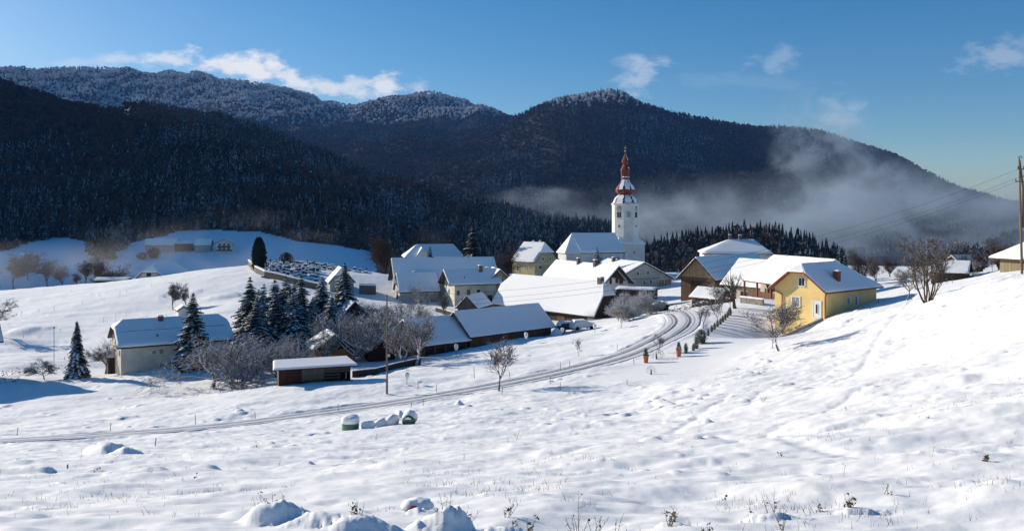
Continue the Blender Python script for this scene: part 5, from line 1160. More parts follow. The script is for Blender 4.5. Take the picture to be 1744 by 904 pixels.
for i, (px, py, d) in enumerate(EDGE + [(px + rr.uniform(-10, 10), py - 12, d + 25) for px, py, d in EDGE]):
    s_ = rr.uniform(.6, 1.15); src = FS[i % 2]
    loc = on(px, d)
    if i < 2: src.location = loc; src.scale = (s_,) * 3
    else: copy_tree(src, loc, rr.uniform(0, 6), s_, 'snow dusted spruce at the foot of the dark slope', grp)
# bare trees ---------------------------------------------------
make_tree('b1', 'apple_tree', 'wide spreading snow laden apple tree on the open field before the cream farmhouse', tg(363, 662), MAT['bark_snowy'], top=556, wide=1.3, seed=2, h=6.6, trunk=1.7, spread=.98, limbs=8, thick=.26, droop=.55, up=.12, fine=1.1)
make_tree('b2', 'apple_tree', 'small flat topped apple tree beside the slender snow hung spruce', tg(76, 648), MAT['bark_snowy'], top=606, seed=12, h=3.3, trunk=1.2, spread=.95, limbs=7, thick=.13, droop=.3, up=.15, fine=1.2)
make_tree('b3', 'fruit_tree', 'dusted fruit tree standing close to the end wall of the cream farmhouse', tg(180, 637), MAT['bark_snowy'], top=574, seed=8, h=5.2, trunk=1.6, spread=.62, limbs=6, thick=.15, fine=1.1)
make_tree('b4', 'lone_tree', 'lone bare tree on the sunny slope beside the tiny white hut', tg(295, 528), MAT['bark_light'], top=477, seed=21, h=6.8, trunk=1.6, spread=.5, limbs=7, thick=.13, up=.7, fine=1.2)
make_tree('b5', 'young_apple', 'slim young apple tree beside the road with open branches', tg(851, 668), MAT['bark_light'], top=563, wide=1.15, seed=33, h=5.0, trunk=1.7, spread=.55, limbs=6, thick=.075, up=.9, fine=.85)
make_tree('b6', 'poplar', 'tall russet bare tree left of the hipped rectory', on(658, 245), MAT['bark_brown'], top=398, seed=41, h=12, trunk=3, spread=.36, limbs=12, thick=.28, up=1.0, fine=1.5)
make_tree('b7', 'lime_tree', 'big bare dark lime tree beside the faded yellow house', on(860, 228), MAT['bark_brown'], top=403, seed=44, h=11.5, trunk=2.4, spread=.62, limbs=10, thick=.42, up=.6, fine=1.15)
make_tree('b8', 'leaning_apple', 'leaning apple tree on the slope in front of the yellow house', tg(1329, 600), MAT['bark_snowy'], top=503, wide=1.15, seed=52, h=4.9, trunk=2.4, spread=.72, limbs=7, thick=.15, lean=(-.62, .1), up=.55, fine=1.0)
make_tree('b9', 'many_stemmed_tree', 'many stemmed bare tree on the crest of the snowy slope', tg(1580, 516), MAT['bark_light'], top=384, wide=1.0, seed=64, h=8.2, spread=.8, limbs=6, thick=.15, stems=7, up=.75, fine=.8)
make_tree('b10', 'pollard_tree', 'knotty pollarded old tree beside the drive with short thick limbs', on(1252, 124), MAT['bark_light'], top=452, seed=72, h=4.6, trunk=4.0, spread=.7, limbs=9, thick=.34, up=.5, fine=.7)
make_tree('b11', 'frosted_bush', 'rounded white frosted bush beside the big barn', on(1078, 152), MAT['bark_frost'], top=488, seed=81, h=4.6, trunk=.5, spread=.8, limbs=9, thick=.09, up=.5, fine=1.5, cat='bush')
make_tree('b12', 'orchard_tree', 'snow covered orchard tree with forked pale trunk beside the low wall', tg(709, 621), MAT['bark_snowy'], top=525, seed=91, h=7.2, trunk=2.2, spread=.6, limbs=6, thick=.21, up=.5, fine=1.0)
make_tree('b13', 'sapling', 'thin bare sapling in the snow beside the curve of the road', tg(988, 606), MAT['bark_light'], seed=95, h=2.6, trunk=1.0, spread=.5, limbs=5, thick=.03, up=.9, fine=.7, depth=3)
make_tree('b14', 'thicket_tree', 'tangled snow dusted tree in the orchard, round and dense', on(600, 118), MAT['bark_snowy'], top=520, seed=98, h=6.0, trunk=1.2, spread=.8, limbs=8, thick=.19, up=.35, fine=.98)
grp = 'snow covered trees of the old orchard'
ORCH = [(402, 118, 590, 'b14'), (425, 112, 596, 'b14'), (452, 118, 588, 'b14'), (478, 116, 590, 'b12'), (500, 112, 588, 'b14'), (523, 118, 580, 'b14'), (545, 116, 572, 'b12'), (566, 130, 556, 'b14'), (590, 124, 545, 'b12'),
        (615, 122, 556, 'b14'), (632, 132, 540, 'b12'), (652, 128, 535, 'b14'), (672, 134, 535, 'b12'), (688, 118, 560, 'b12'), (640, 145, 525, 'b14'), (610, 150, 518, 'b14'), (580, 136, 540, 'b14'), (548, 126, 560, 'b14'), (670, 150, 520, 'b14'), (706, 150, 522, 'b14'),
        (470, 106, 606, 'b14'), (440, 104, 606, 'b14'), (508, 106, 605, 'b14'), (385, 106, 598, 'b14'), (412, 101, 606, 'b14')]
OLB = ['orchard tree just right of the wide apple tree', 'second orchard tree right of the wide apple tree', 'orchard tree under the leftmost tall spruce', 'orchard tree under the short spruce pair', 'orchard tree left of the orange cabin roof, front', 'orchard tree left of the orange cabin roof, back', 'orchard tree at the lit eave of the orange cabin', 'forked orchard tree over the ridge of the orange cabin', 'orchard tree filling the gap between both cabins, tall one',
 'orchard tree filling the gap between both cabins, round one', 'pale forked orchard tree over the red cabin', 'orchard tree behind the utility pole', 'forked orchard tree just right of the utility pole', 'pale trunked orchard tree at the lower end of the timber barn', 'orchard tree in front of the stable gable', 'round orchard tree beside the hidden brick cabin', 'orchard tree directly below the widest spruce', 'orchard tree between the grove and the widest spruce', 'orchard tree behind the utility pole, far row', 'orchard tree near the plastered stable wing',
 'low orchard tree in front of the grove centre', 'low orchard tree in front of the grove left half', 'low orchard tree left of the open shed', 'snowy tree behind the wide apple tree', 'snowy tree overlapping the wide apple tree on its right']
rr = random.Random(5)
for i, (px, d, top, k) in enumerate(ORCH):
    put(k, px, d, top - rr.uniform(10, 26), OLB[i], grp, rr.uniform(0, 6.28), rr.uniform(1.0, 1.4))
put('b12', 687, 108, 545, 'snow covered orchard tree with dark slanting trunk left of the forked one', None, 2.2, .9, base=tg(687, 624))
put('b14', 716, 182, 478, 'dark dense round tree before the stable wing', None, 1, .9)
put('b4', 757, 168, 498, 'small bare tree at the corner of the cream house with overhanging gable', None, 1, .8)
put('b4', 316, 186, 484, 'pale thin tree just right of the lone bare tree', None, 2, .6)
put('b4', 147, 262, 441, 'first bare tree on the left crest skyline', 'bare trees along the left crest', 1, 1.0); put('b4', 172, 264, 443, 'bare tree on the crest next to the low dark annex', 'bare trees along the left crest', 3, 1.0)
put('b4', 130, 268, 462, 'lowest bare tree on the left crest skyline', 'bare trees along the left crest', 4, 1.0); put('b3', -6, 158, 500, 'half seen bushy tree at the picture edge on the sunny field', None, 1, 1.0)
for i, (px, d, top, lb) in enumerate([(24, 470, 428, 'bare tree in the misty valley nearest the picture edge'), (80, 480, 437, 'bare tree beside the long shed in the misty valley'), (105, 470, 446, 'low bare tree in the mist below the shaded meadow'), (185, 300, 428, 'tall bare tree rising from the mist by the low barn'),
                                      (165, 480, 430, 'misty bare tree at the gap between the two meadows'), (92, 640, 420, 'tiny bare tree on the shaded meadow'), (48, 500, 424, 'bare tree standing over the green cottage')]):
    put('b4' if i != 3 else 'b7', px, d, top, lb, None, i * 1.1, 1.1)
put('b7', 1467, 158, 412, 'bare tree behind the yellow house against the fog', None, 2, .85); put('b4', 1491, 150, 432, 'thin forked tree right of the bare tree behind the yellow house', None, 2, .7)
put('b8', 1545, 102, 452, 'drooping old apple tree just behind the many stemmed tree', None, 2.4, 1.0)
grp = 'brown bare trees on the right crest'
for i, (px, d, top, k, lb) in enumerate([(1640, 140, 424, 'b7', 'brown bare tree on the right crest, first from the timber hut'), (1668, 138, 415, 'b7', 'brown bare tree on the right crest, second from the timber hut'), (1700, 132, 397, 'b7', 'tallest dark tree on the right crest below the power pole'),
                                         (1722, 128, 405, 'b7', 'brown bare tree on the right crest behind the slatted granary'), (1655, 124, 440, 'b12', 'snow dusted tree leaning over the crest near the timber hut'), (1690, 122, 432, 'b12', 'snow dusted tree on the crest left of the slatted granary'), (1738, 136, 412, 'b7', 'brown bare tree behind the slatted granary at the picture edge')]):
    put(k, px, d, top, lb, grp, i * 1.3, 1.0)
for i, (px, d, top, lb) in enumerate([(1180, 210, 424, 'russet bare tree behind the tan gabled barn'), (1345, 190, 424, 'bare tree over the wide sunlit roof, left one'), (1372, 188, 428, 'bare tree over the wide sunlit roof, middle one'), (1402, 184, 427, 'bare tree over the wide sunlit roof nearest the dark spruces'), (1515, 170, 430, 'low brown bare tree in the hollow behind the many stemmed tree'), (1560, 175, 428, 'brown bare tree right behind the many stemmed tree'), (1600, 168, 430, 'brown bare tree in the hollow beyond the crest')]):
    put('b7', px, d, top, lb, None, i * 2.1, .9)
put('b11', 1102, 146, 490, 'white frosted bush under the flat carport', None, 2, .9); put('b11', 1062, 139, 505, 'low frosted bush against the end of the big barn', None, 2, 1.1); put('b11', 1052, 141, 508, 'frosted bush at the very corner of the big barn', None, 3, .8)
for i, (px, py, top, lb) in enumerate([(1198, 562, 512, 'young bare tree beside the drive, nearest the road bend'), (1222, 548, 505, 'young bare tree beside the drive below the woodshed'), (1122, 602, 562, 'young tree whose twigs overlap the road bend'), (1316, 596, 545, 'small bare tree at the foot of the yellow gable wall')]):
    g0 = tg(px, py); put('b5', px, g0.y, top, lb, None, i * 1.9, 1.1, base=g0)
put('b12', 1218, 138, 478, 'dusted bush-like tree in front of the woodshed', None, 4, 1.0)
for i, (px, py) in enumerate([(1232, 532), (1245, 527), (1226, 536)]):
    g0 = tg(px, py); put('b13', px, g0.y, py - 34, ['thin sapling at the foot of the pollarded tree', 'sapling right beside the pollarded trunk', 'sapling at the top end of the drive border'][i], None, i, 1, base=g0)
put('b11', 1660, 118, 462, 'low snowy bush on the crest left of the slatted granary', 'snowy bushes on the right crest', 1, 2.2); put('b11', 1685, 116, 462, 'low snowy bush on the crest against the slatted granary', 'snowy bushes on the right crest', 2, 2.2); put('b11', 1633, 120, 470, 'low snowy bush on the crest beside the timber hut', 'snowy bushes on the right crest', 3, 2.0)
# split stump
g0 = tg(1108, 536); r_ = thing('tree_stump', g0, 'split snow topped stump leaning at the outside of the road bend', 'stump')
o_ = MB(); o_.tube([(0, 0, -.3), (.05, 0, .7), (.45, 0, 1.7)], [.28, .22, .14], 7); o_.tube([(0, 0, .4), (-.4, .1, 1.5)], [.18, .1], 6); o_.build('trunk', MAT['bark_snowy'], r_)
o_ = MB(); o_.blob((.45, 0, 1.8), (.25, .2, .18), 3); o_.blob((-.4, .1, 1.55), (.18, .16, .14), 4); o_.build('snow_cap', MAT['tree_snow'], r_)

# clipped evergreens ------------------------------------------
def evergreen(name, label, loc, h, R, mat, seed, cat, group=None, shape='column', snow=.0, n=2600, core=True):
    r = random.Random(seed); C = MB(); T = MB(); T.tube([(0, 0, -.2), (0, 0, h * .6)], [.1, .05], 6)
    for i in range(n):
        k = r.random() ** .8; z = h * (.03 + .97 * k); pr = (math.sin(PI * min(1, (k * .78 + .2))) ** .75 if shape == 'column' else math.sqrt(max(0, 1 - (2 * k - .9) ** 2 * .9))) * R; a = r.uniform(0, 2 * PI)
        lump = 1 + .22 * mnoise.noise(Vector((math.cos(a) * 1.8, math.sin(a) * 1.8, z * .8 + seed))); rr_ = pr * lump * (r.uniform(.72, 1.04) if core else math.sqrt(r.uniform(.0, 1.15))); p_ = Vector((rr_ * math.cos(a), rr_ * math.sin(a), z)); o = Vector((math.cos(a), math.sin(a), r.uniform(.1, 1.1))).normalized()
        s_ = h * r.uniform(.03, .06); v1 = Vector((r.gauss(0, 1), r.gauss(0, 1), r.gauss(0, 1))).normalized() * s_ * .7; v2 = Vector((r.gauss(0, 1), r.gauss(0, 1), r.gauss(0, 1))).normalized() * s_ * .7
        C.add([p_ - v1, p_ + v1, p_ + v2 + o * s_ * .6], [(0, 1, 2)], 1 if r.random() < snow * (0.4 + .8 * (o.z > .6)) else 0)
    pf = []
    for i in range(9):
        k = i / 8; pr = (math.sin(PI * min(1, (k * .78 + .2))) ** .75 if shape == 'column' else math.sqrt(max(0, 1 - (2 * k - .9) ** 2 * .9))) * R * .74; pf.append((max(pr, .01), h * (.02 + .93 * k)))
    if core: C.lathe(pf, 10)
    root = thing(name, loc, label, cat, 0, group); T.build('trunk', MAT['bark'], root); C.build('crown', [mat, MAT['tree_snow']], root); return root
evergreen('cypress', 'tall dark green columnar cypress at the churchyard gate', on(441, 224), 9.1, 1.85, MAT['cypress'], 1, 'cypress')
evergreen('yew', 'round dark yew among the graves', on(487, 250), 3.6, 2.1, MAT['needle'], 2, 'yew', shape='round', snow=.25)
evergreen('far_yew', 'dark clipped evergreen clump beside the farthest barn on the shaded meadow', on(262, 570), 7.5, 4.5, MAT['needle'], 4, 'evergreen', shape='round', snow=.1)
evergreen('far_yew', 'low dark evergreen at the end of the farthest barn', on(242, 566), 5.0, 3.6, MAT['needle'], 5, 'evergreen', shape='round', snow=.1)
th = evergreen('thuja', 'small clipped thuja', on(1197, 84), 1.25, .28, MAT['thuja'], 6, 'thuja', 'thujas bordering the drive', snow=.7, n=600)
TH = [(1201, 606, 18, 'thuja nearest the potted pair'), (1168, 600, 20, None), (1184, 594, 22, 'taller'), (1193, 581, 24, 'widest'), (1190, 588, 16, None), (1202, 577, 11, None), (1207, 572, 12, None), (1213, 566, 11, None), (1218, 562, 11, None), (1224, 557, 11, None), (1229, 552, 10, None), (1234, 547, 10, None), (1238, 543, 10, None), (1180, 597, 10, None)]
names_ = ['first', 'second', 'third', 'fourth', 'fifth', 'sixth', 'seventh', 'eighth', 'ninth', 'tenth', 'eleventh', 'twelfth', 'thirteenth', 'fourteenth']
THL = [(1168, 602, 18, 1.0), (1181, 597, 12, 1.2), (1186, 594, 21, 1.0), (1194, 585, 24, 2.0), (1200, 577, 12, 1.2), (1206, 572, 12, 1.1), (1212, 566, 12, 1.1), (1217, 562, 12, 1.1), (1222, 557, 12, 1.2), (1227, 553, 11, 1.1), (1231, 549, 11, 1.2), (1235, 545, 11, 1.1), (1239, 541, 11, 1.1), (1243, 537, 14, 1.2)]
for i, (px, py, hp, wd_) in enumerate(THL):
    g0 = tg(px, py); hh = hp / F * g0.y; s_ = hh / 1.25; lb = '%s clipped thuja of the drive border counting from the terracotta pots' % names_[i]
    if i == 0: th.location = g0; th.scale = (s_ * wd_,) * 2 + (s_,); th['label'] = lb
    else: copy_tree(th, g0, i, (s_ * wd_, s_ * wd_, s_), lb, 'thujas bordering the drive')
for i, (px, py, lb) in enumerate([(1100, 618, 'terracotta pot with small conifer beside the road, the nearer of two'), (1156, 608, 'terracotta pot with conifer at the start of the thuja border')]):
    g0 = tg(px, py); r_ = thing('potted_conifer', g0, lb, 'potted plant', 0, 'terracotta pots with conifers'); o_ = MB(); k = g0.y / F
    o_.lathe([(3.2 * k, -.1), (4.2 * k, 6 * k), (4.9 * k, 11 * k), (5.2 * k, 12.5 * k), (4.4 * k, 13 * k), (4.2 * k, 12 * k)], 14); o_.build('pot', MAT['pot'], r_, True)
    e = random.Random(i); o_ = MB(); o_.tube([(0, 0, 10 * k), (0, 0, 20 * k)], .03, 5); o_.build('stem', MAT['bark'], r_); o_ = MB()
    for q in range(420):
        a = e.uniform(0, 6.28); z = e.uniform(11, 24) * k; R_k = 4.2 * k * (1 - (z / k - 11) / 16) * e.uniform(.5, 1.1); s_ = 1.6 * k; p_ = Vector((R_k * math.cos(a), R_k * math.sin(a), z)); t_ = Vector((e.gauss(0, 1), e.gauss(0, 1), e.gauss(0, 1))).normalized() * s_ * .5
        o_.add([p_ - t_, p_ + t_, p_ + Vector((math.cos(a), math.sin(a), 1)) * s_], [(0, 1, 2)], 1 if e.random() < .3 else 0)
    o_.build('foliage', [MAT['thuja'], MAT['tree_snow']], r_)
e1 = evergreen('rose_bush', 'loose green bush half under snow between the two terracotta pots', tg(1118, 612), 1.1, .95, plain('dull_leaf', (.10, .11, .055), .9, .4, 5, 0), 12, 'bush', shape='round', snow=.4, n=900, core=False)
e1 = evergreen('heather_bush', 'small pale green bush below the terracotta pots nearest the road', tg(1109, 638), .85, .55, MAT['thuja'], 13, 'bush', shape='round', snow=.4, n=500, core=False)

# ------------------------------------------------------------------ churchyard
def wall_line(pts, h, w, mat, name, label, cat, snow=.16):
    r_ = thing(name, pts[0], label, cat); o_ = MB(); s_ = MB(); n = len(pts)
    for i in range(n - 1):
        a, c = Vector(pts[i]), Vector(pts[i + 1]); m_ = (a + c) / 2 - r_.location; d = c - a; ang_ = math.atan2(d.y, d.x); L_ = math.hypot(d.x, d.y) + .02
        dz = d.z / 2; nx, ny = -math.sin(ang_) * w / 2, math.cos(ang_) * w / 2; A, Cc = a - r_.location, c - r_.location
        def pr(b_, z0, z1, ww, ext=0):
            k = ww / w; b_.add([(A.x - nx * k, A.y - ny * k, A.z + z0), (Cc.x - nx * k, Cc.y - ny * k, Cc.z + z0), (Cc.x + nx * k, Cc.y + ny * k, Cc.z + z0), (A.x + nx * k, A.y + ny * k, A.z + z0),
                                (A.x - nx * k, A.y - ny * k, A.z + z1), (Cc.x - nx * k, Cc.y - ny * k, Cc.z + z1), (Cc.x + nx * k, Cc.y + ny * k, Cc.z + z1), (A.x + nx * k, A.y + ny * k, A.z + z1)], [(3, 2, 1, 0), (4, 5, 6, 7), (0, 1, 5, 4), (1, 2, 6, 5), (2, 3, 7, 6), (3, 0, 4, 7)])
        pr(o_, -1, h, w); pr(s_, h + .004, h + snow, w * 1.25)
    o_.build('wall', mat, r_); s_.build('wall_snow', MAT['roof_snow'], r_); return r_
def line_on(pp, step=3): 
    out = []
    for (a, da), (c, dc) in zip(pp, pp[1:]):
        A, Cc = on(a, da), on(c, dc); n = max(1, int((Cc - A).length / step))
        for i in range(n): x, y = A.x + (Cc.x - A.x) * i / n, A.y + (Cc.y - A.y) * i / n; out.append(Vector((x, y, gz(x, y))))
    return out + [on(*pp[-1])]
wall_line(line_on([(424, 246), (428, 232), (437, 220), (452, 212), (500, 206), (548, 202)]), 1.5, .5, MAT['chim'], 'churchyard_wall', 'low snow capped wall along the near side of the churchyard', 'wall', .3)
wall_line(line_on([(448, 262), (490, 262), (540, 258), (600, 252), (645, 238)]), 1.0, .5, MAT['chim'], 'churchyard_wall', 'low dark wall with thin snow along the far side of the churchyard', 'wall')
wall_line(line_on([(612, 202), (640, 203)]), 2.2, 1.5, MAT['chim'], 'vault_wall', 'short dark wall block between the graves and the long stable', 'wall', .3)
gp = MB(); gp.box((0, 0, .45), (.75, .18, 1.3)); gp.box((0, -.0, 1.17), (.9, .36, .2), 0, 1); gp.box((0, -.75, .05), (.9, 1.3, .3), 0, 0); gp.box((0, -.75, .34), (.95, 1.35, .3), 0, 1)
gme = gp.mesh('gravestone'); gme.materials.append(MAT['grave']); gme.materials.append(MAT['tree_snow'])
gp = MB(); gp.box((0, 0, .6), (.14, .14, 1.6)); gp.box((0, 0, 1.05), (.7, .12, .14)); gp.box((0, -.7, .05), (.9, 1.3, .3)); gp.box((0, -.7, .32), (.95, 1.35, .3), 0, 1)
gm2 = gp.mesh('gravestone'); gm2.materials.append(MAT['grave']); gm2.materials.append(MAT['tree_snow'])
rr = random.Random(3)
for row in range(11):
    d = 213 + row * 4.1
    for k in range(17):
        px = 452 + row * .8 + k * (10.6 if row > 3 else 6.3) + rr.uniform(-1.5, 1.5)
        if px > (640 if row > 3 else 548) or (px > 545 and px < 590 and d < 222) or rr.random() < .25 or (435 < px < 447): continue
        o = bpy.data.objects.new('gravestone', gme if rr.random() < .8 else gm2); S.collection.objects.link(o); o.location = on(px, d + rr.uniform(-.6, .6)); o.rotation_euler = (rr.uniform(-.06, .06), 0, R_(-6) + rr.uniform(-.2, .2)); q = rr.uniform(.8, 1.25); o.scale = (q, q, q * rr.uniform(.8, 1.2))
        tag(o, 'dark gravestone with snow in the rows of the churchyard', 'gravestone', 'gravestones in the churchyard')

# ------------------------------------------------------------------ poles, wires, fences
def util_pole(name, label, base, h, lean=(0, 0), rad=.16, arms=2, rz=0):
    r_ = thing(name, base, label, 'power pole'); o_ = MB(); o_.tube([(0, 0, -.6), (lean[0] * .5, 0, h * .5), (lean[0], 0, h)], [rad, rad * .85, rad * .62], 8); o_.build('shaft', MAT['pole'], r_); return r_
g0 = tg(659, 672); P1h = (672 - 503) / F * g0.y; lp = util_pole('utility_pole', 'plain wooden utility pole standing beside the road near the open shed', g0, P1h, rad=.12)
o_ = MB(); o_.tube([(-.02, -.14, 1.6), (-.02, -.14, 2.3)], .05, 6); o_.box((.16, -.02, 4.0), (.3, .24, .3)); o_.build('bracket', MAT['metal'], lp)
TP1 = Vector((g0.x, g0.y, g0.z + P1h))
g1 = on(1741, 92); h1 = (HY - 268) / F * g1.y - g1.z; rp = util_pole('power_pole', 'tall weathered power pole with crossarms rising above the right crest', g1, h1, (-.35, 0), .14)
o_ = MB(); o_.tube([(.15, 0, h1 * .42), (.1, .02, h1 * .75), (-.30, 0, h1 - .35)], [.14, .12, .1], 7); o_.build('strut', MAT['pole'], rp)
k = g1.y / F
for py_, x0, x1 in ((310, -12, 6), (301, -3, 8), (288.5, -8, 2)):
    z_ = h1 - (py_ - 268) * k; o_ = MB(); o_.tube([(x0 * k, -.1, z_ + .05), (x1 * k, -.1, z_)], .07, 5); a_ = o_.build('crossarm', MAT['pole'], rp)
    for xx in (x0, x1):
        o_ = MB(); o_.lathe([(.05, z_ + .02), (.09, z_ + .12), (.05, z_ + .2), (.08, z_ + .3), (.02, z_ + .36)], 8, c=(xx * k, -.1)); q = o_.build('insulator', MAT['chim'], rp); q.parent = a_
o_ = MB(); o_.tube([(-.30, 0, h1 - .2), (-.42, 0, h1 + .05), (-.2, 0, h1 + .15), (0, 0, h1 - .1)], .05, 5); o_.build('top_bracket', MAT['chim'], rp)
def wire(a, c, sag, label, rad=.014):
    pts_ = []
    for i in range(41):
        t = i / 40; p_ = a.lerp(c, t); p_.z -= sag * 4 * t * (1 - t); pts_.append(p_ - a)
    o_ = MB(); o_.tube(pts_, rad, 4); o = o_.build('power_line', MAT['wire']); o.location = a; tag(o, label, 'wire')
A1 = g1 + Vector((-8 * k, -.1, h1 - (288.5 - 268) * k)); A2 = g1 + Vector((-3 * k, -.1, h1 - (301 - 268) * k)); A3 = g1 + Vector((-12 * k, -.1, h1 - (310 - 268) * k))
farp = at(-350, 640, 105)
wire(A1, TP1 + Vector((0, 0, -.15)), 3.3, 'uppermost power line sagging from the tall right pole over the village roofs'); wire(A2, TP1 + Vector((0, 0, -.9)), 3.2, 'middle power line sagging over the church forecourt and big barn roof'); wire(A3, TP1 + Vector((0, 0, -1.3)), 3.3, 'lowest power line sagging across the big barn roof')
# lamp mast by the small apple tree
g0 = on(92, 122); r_ = thing('lamp_mast', g0, 'thin tall pale mast with small head on the sunny field', 'mast'); hh = (HY - 558) / F * g0.y - g0.z
o_ = MB(); o_.tube([(0, 0, -.5), (0, 0, hh)], .05, 6); o_.build('shaft', MAT['metal'], r_); o_ = MB(); o_.box((0, 0, hh + .05), (.22, .22, .16)); o_.build('head', MAT['chim'], r_)
# fence posts
pb = MB(); pb.tube([(0, 0, -.3), (0, 0, 1.0)], .05, 5); pb.tube([(0, 0, 1.0), (0, 0, 1.07)], [.06, .03], 5, 1)
pme = pb.mesh('fence_post'); pme.materials.append(MAT['pole']); pme.materials.append(MAT['tree_snow'])
rr = random.Random(8)
ORD = 'first second third fourth fifth sixth seventh eighth ninth tenth eleventh twelfth thirteenth fourteenth fifteenth sixteenth seventeenth eighteenth nineteenth twentieth twenty-first'.split()
PXS = {'thin fence post beside the snowy road': [29, 188, 333, 435, 576, 712, 743, 808, 868, 855, 721, 700, 937, 954, 954.1, 970, 1051, 1080, 1068, 264, 115], 'small fence post on the sunny slope left of the grove': [37, 66, 92, 140, 204, 216, 258, 122, 176, 197, 103, 40, 215, 250, 284, 110], 'short fence post near the crest': [1482, 1496, 1613, 1622]}
def POSTL(l, px): return '%s, %s counted from the left' % (l, ORD[sorted(PXS[l]).index(px)])
PN = {}
def post(px, py, hp, label, group='thin fence posts on the snow', base=None):
    PN[label] = PN.get(label, 0) + 1
    g0 = tg(px, py) if base is None else base; o = bpy.data.objects.new('fence_post', pme); S.collection.objects.link(o); o.location = g0; s_ = hp / F * g0.y; o.scale = (.55, .55, s_); o.rotation_euler = (rr.uniform(-.08, .08), rr.uniform(-.1, .1), 0); tag(o, label, 'fence post', group)
for px, py, hp in [(29, 740, 14), (188, 729, 14), (333, 719, 15), (435, 712, 12), (576, 700, 14), (712, 663, 15), (743, 667, 12), (808, 643, 20), (868, 644, 12), (855, 674, 15), (721, 693, 12), (700, 697, 9), (937, 655, 13), (954, 666, 14), (954.1, 630, 14), (970, 624, 12), (1051, 598, 12), (1080, 622, 12), (1068, 655, 9), (264, 758, 16), (115, 800, 9)]:
    post(px, py, hp, POSTL('thin fence post beside the snowy road', px), 'thin fence posts along the road')
for px, py, hp in [(37, 537, 7), (66, 533, 7), (92, 529, 7), (140, 519, 6), (204, 504, 8), (216, 498, 5), (258, 489, 5), (122, 497, 4), (176, 548, 9), (197, 546, 14), (103, 565, 5), (40, 575, 5), (215, 540, 4), (250, 541, 4), (284, 540, 5), (110, 616, 6)]:
    post(px, py, hp, POSTL('small fence post on the sunny slope left of the grove', px), 'fence posts on the sunny left slope')
for px, py, hp in [(1482, 527, 10), (1496, 515, 9), (1613, 483, 9), (1622, 482, 7)]:
    post(px, py, hp, POSTL('short fence post near the crest', px), 'fence posts near the right crest')
# wrapped saplings
for i, (px, py, hp, lb) in enumerate([(777, 607, 20, 'sapling wrapped in white fleece in front of the open timber barn'), (896, 585, 20, 'sapling wrapped in white fleece below the long low shed'), (958, 571, 14, 'wrapped sapling near the snowed in cars'), (1013, 566, 12, 'tiny wrapped sapling in front of the big barn corner'), (1058, 558, 16, 'grey wrapped sapling on the knoll left of the road bend'), (693, 655, 20, 'wrapped sapling with snow cap behind the utility pole')]):
    g0 = tg(px, py); k = g0.y / F; r_ = thing('wrapped_sapling', g0, lb, 'sapling', 0, 'wrapped saplings'); o_ = MB(); o_.tube([(0, 0, -.2), (0, 0, hp * k)], .035, 5); o_.build('stem', MAT['bark'], r_)
    o_ = MB(); z0 = hp * k * .45; o_.lathe([(.08, z0), (.26, z0 + .35 * hp * k * .5), (.30, hp * k * .9), (.18, hp * k), (.02, hp * k * 1.03)], 9); o_.build('fleece', MAT['white_wrap'], r_, True)
# garden walls, hedges, low fences
wall_line(line_on([(600, 99.5), (640, 101), (680, 107), (716, 111)]), .75, .12, MAT['wood_dark'], 'garden_fence', 'low dark paling fence with snow on top in front of the red cabin', 'fence', .08)
def hedge(name, label, pp, h, w, mat, seed=0):
    P_ = line_on(pp, 1.0); r_ = thing(name, P_[0], label, 'hedge'); C = MB(); e = random.Random(seed)
    for q in P_:
        for i in range(26):
            c_ = q - r_.location + Vector((e.uniform(-.5, .5), e.uniform(-w, w), e.uniform(0, h))); s_ = e.uniform(.12, .3); v1 = Vector((e.gauss(0, 1), e.gauss(0, 1), e.gauss(0, 1))).normalized() * s_; v2 = Vector((e.gauss(0, 1), e.gauss(0, 1), e.gauss(0, 1))).normalized() * s_
            C.add([c_, c_ + v1, c_ + v2], [(0, 1, 2)], 1 if (c_.z - (q.z - r_.location.z)) > h * .62 and e.random() < .75 else 0)
    C.build('foliage', [mat, MAT['tree_snow']], r_); return r_
hedge('field_hedge', 'low grey snow topped hedge beside the small flat topped apple tree', [(-20, 118), (2, 118), (45, 121)], 1.0, .5, MAT['weed'], 1)
hedge('lane_hedge', 'clipped snowy hedge along the lane behind the road bend', [(1142, 128), (1165, 130), (1200, 136)], .8, .4, MAT['weed'], 2)
hedge('drive_hedge', 'scruffy snowy shrub row at the top of the drive', [(1205, 140), (1240, 142)], 1.6, .7, MAT['weed'], 3)
hedge('yard_hedge', 'tangled frosted shrubs in front of the flat carport', [(1070, 144), (1100, 150), (1135, 158)], 1.9, 1.0, MAT['bark_frost'], 4)
hedge('corner_bush', 'low twiggy bush against the white walled house at the picture edge', [(2, 109), (24, 110)], .9, .7, MAT['weed'], 6)
wall_line(line_on([(742, 178), (766, 172), (800, 164)]), .9, .10, MAT['wood_dark'], 'lane_fence', 'dark board fence with snow on top in front of the small board shed', 'fence', .12)
wall_line(line_on([(1262, 128), (1300, 124)]), .9, .35, MAT['stone'], 'terrace_wall', 'low stone terrace wall with thick snow beside the pollarded tree', 'wall', .2)
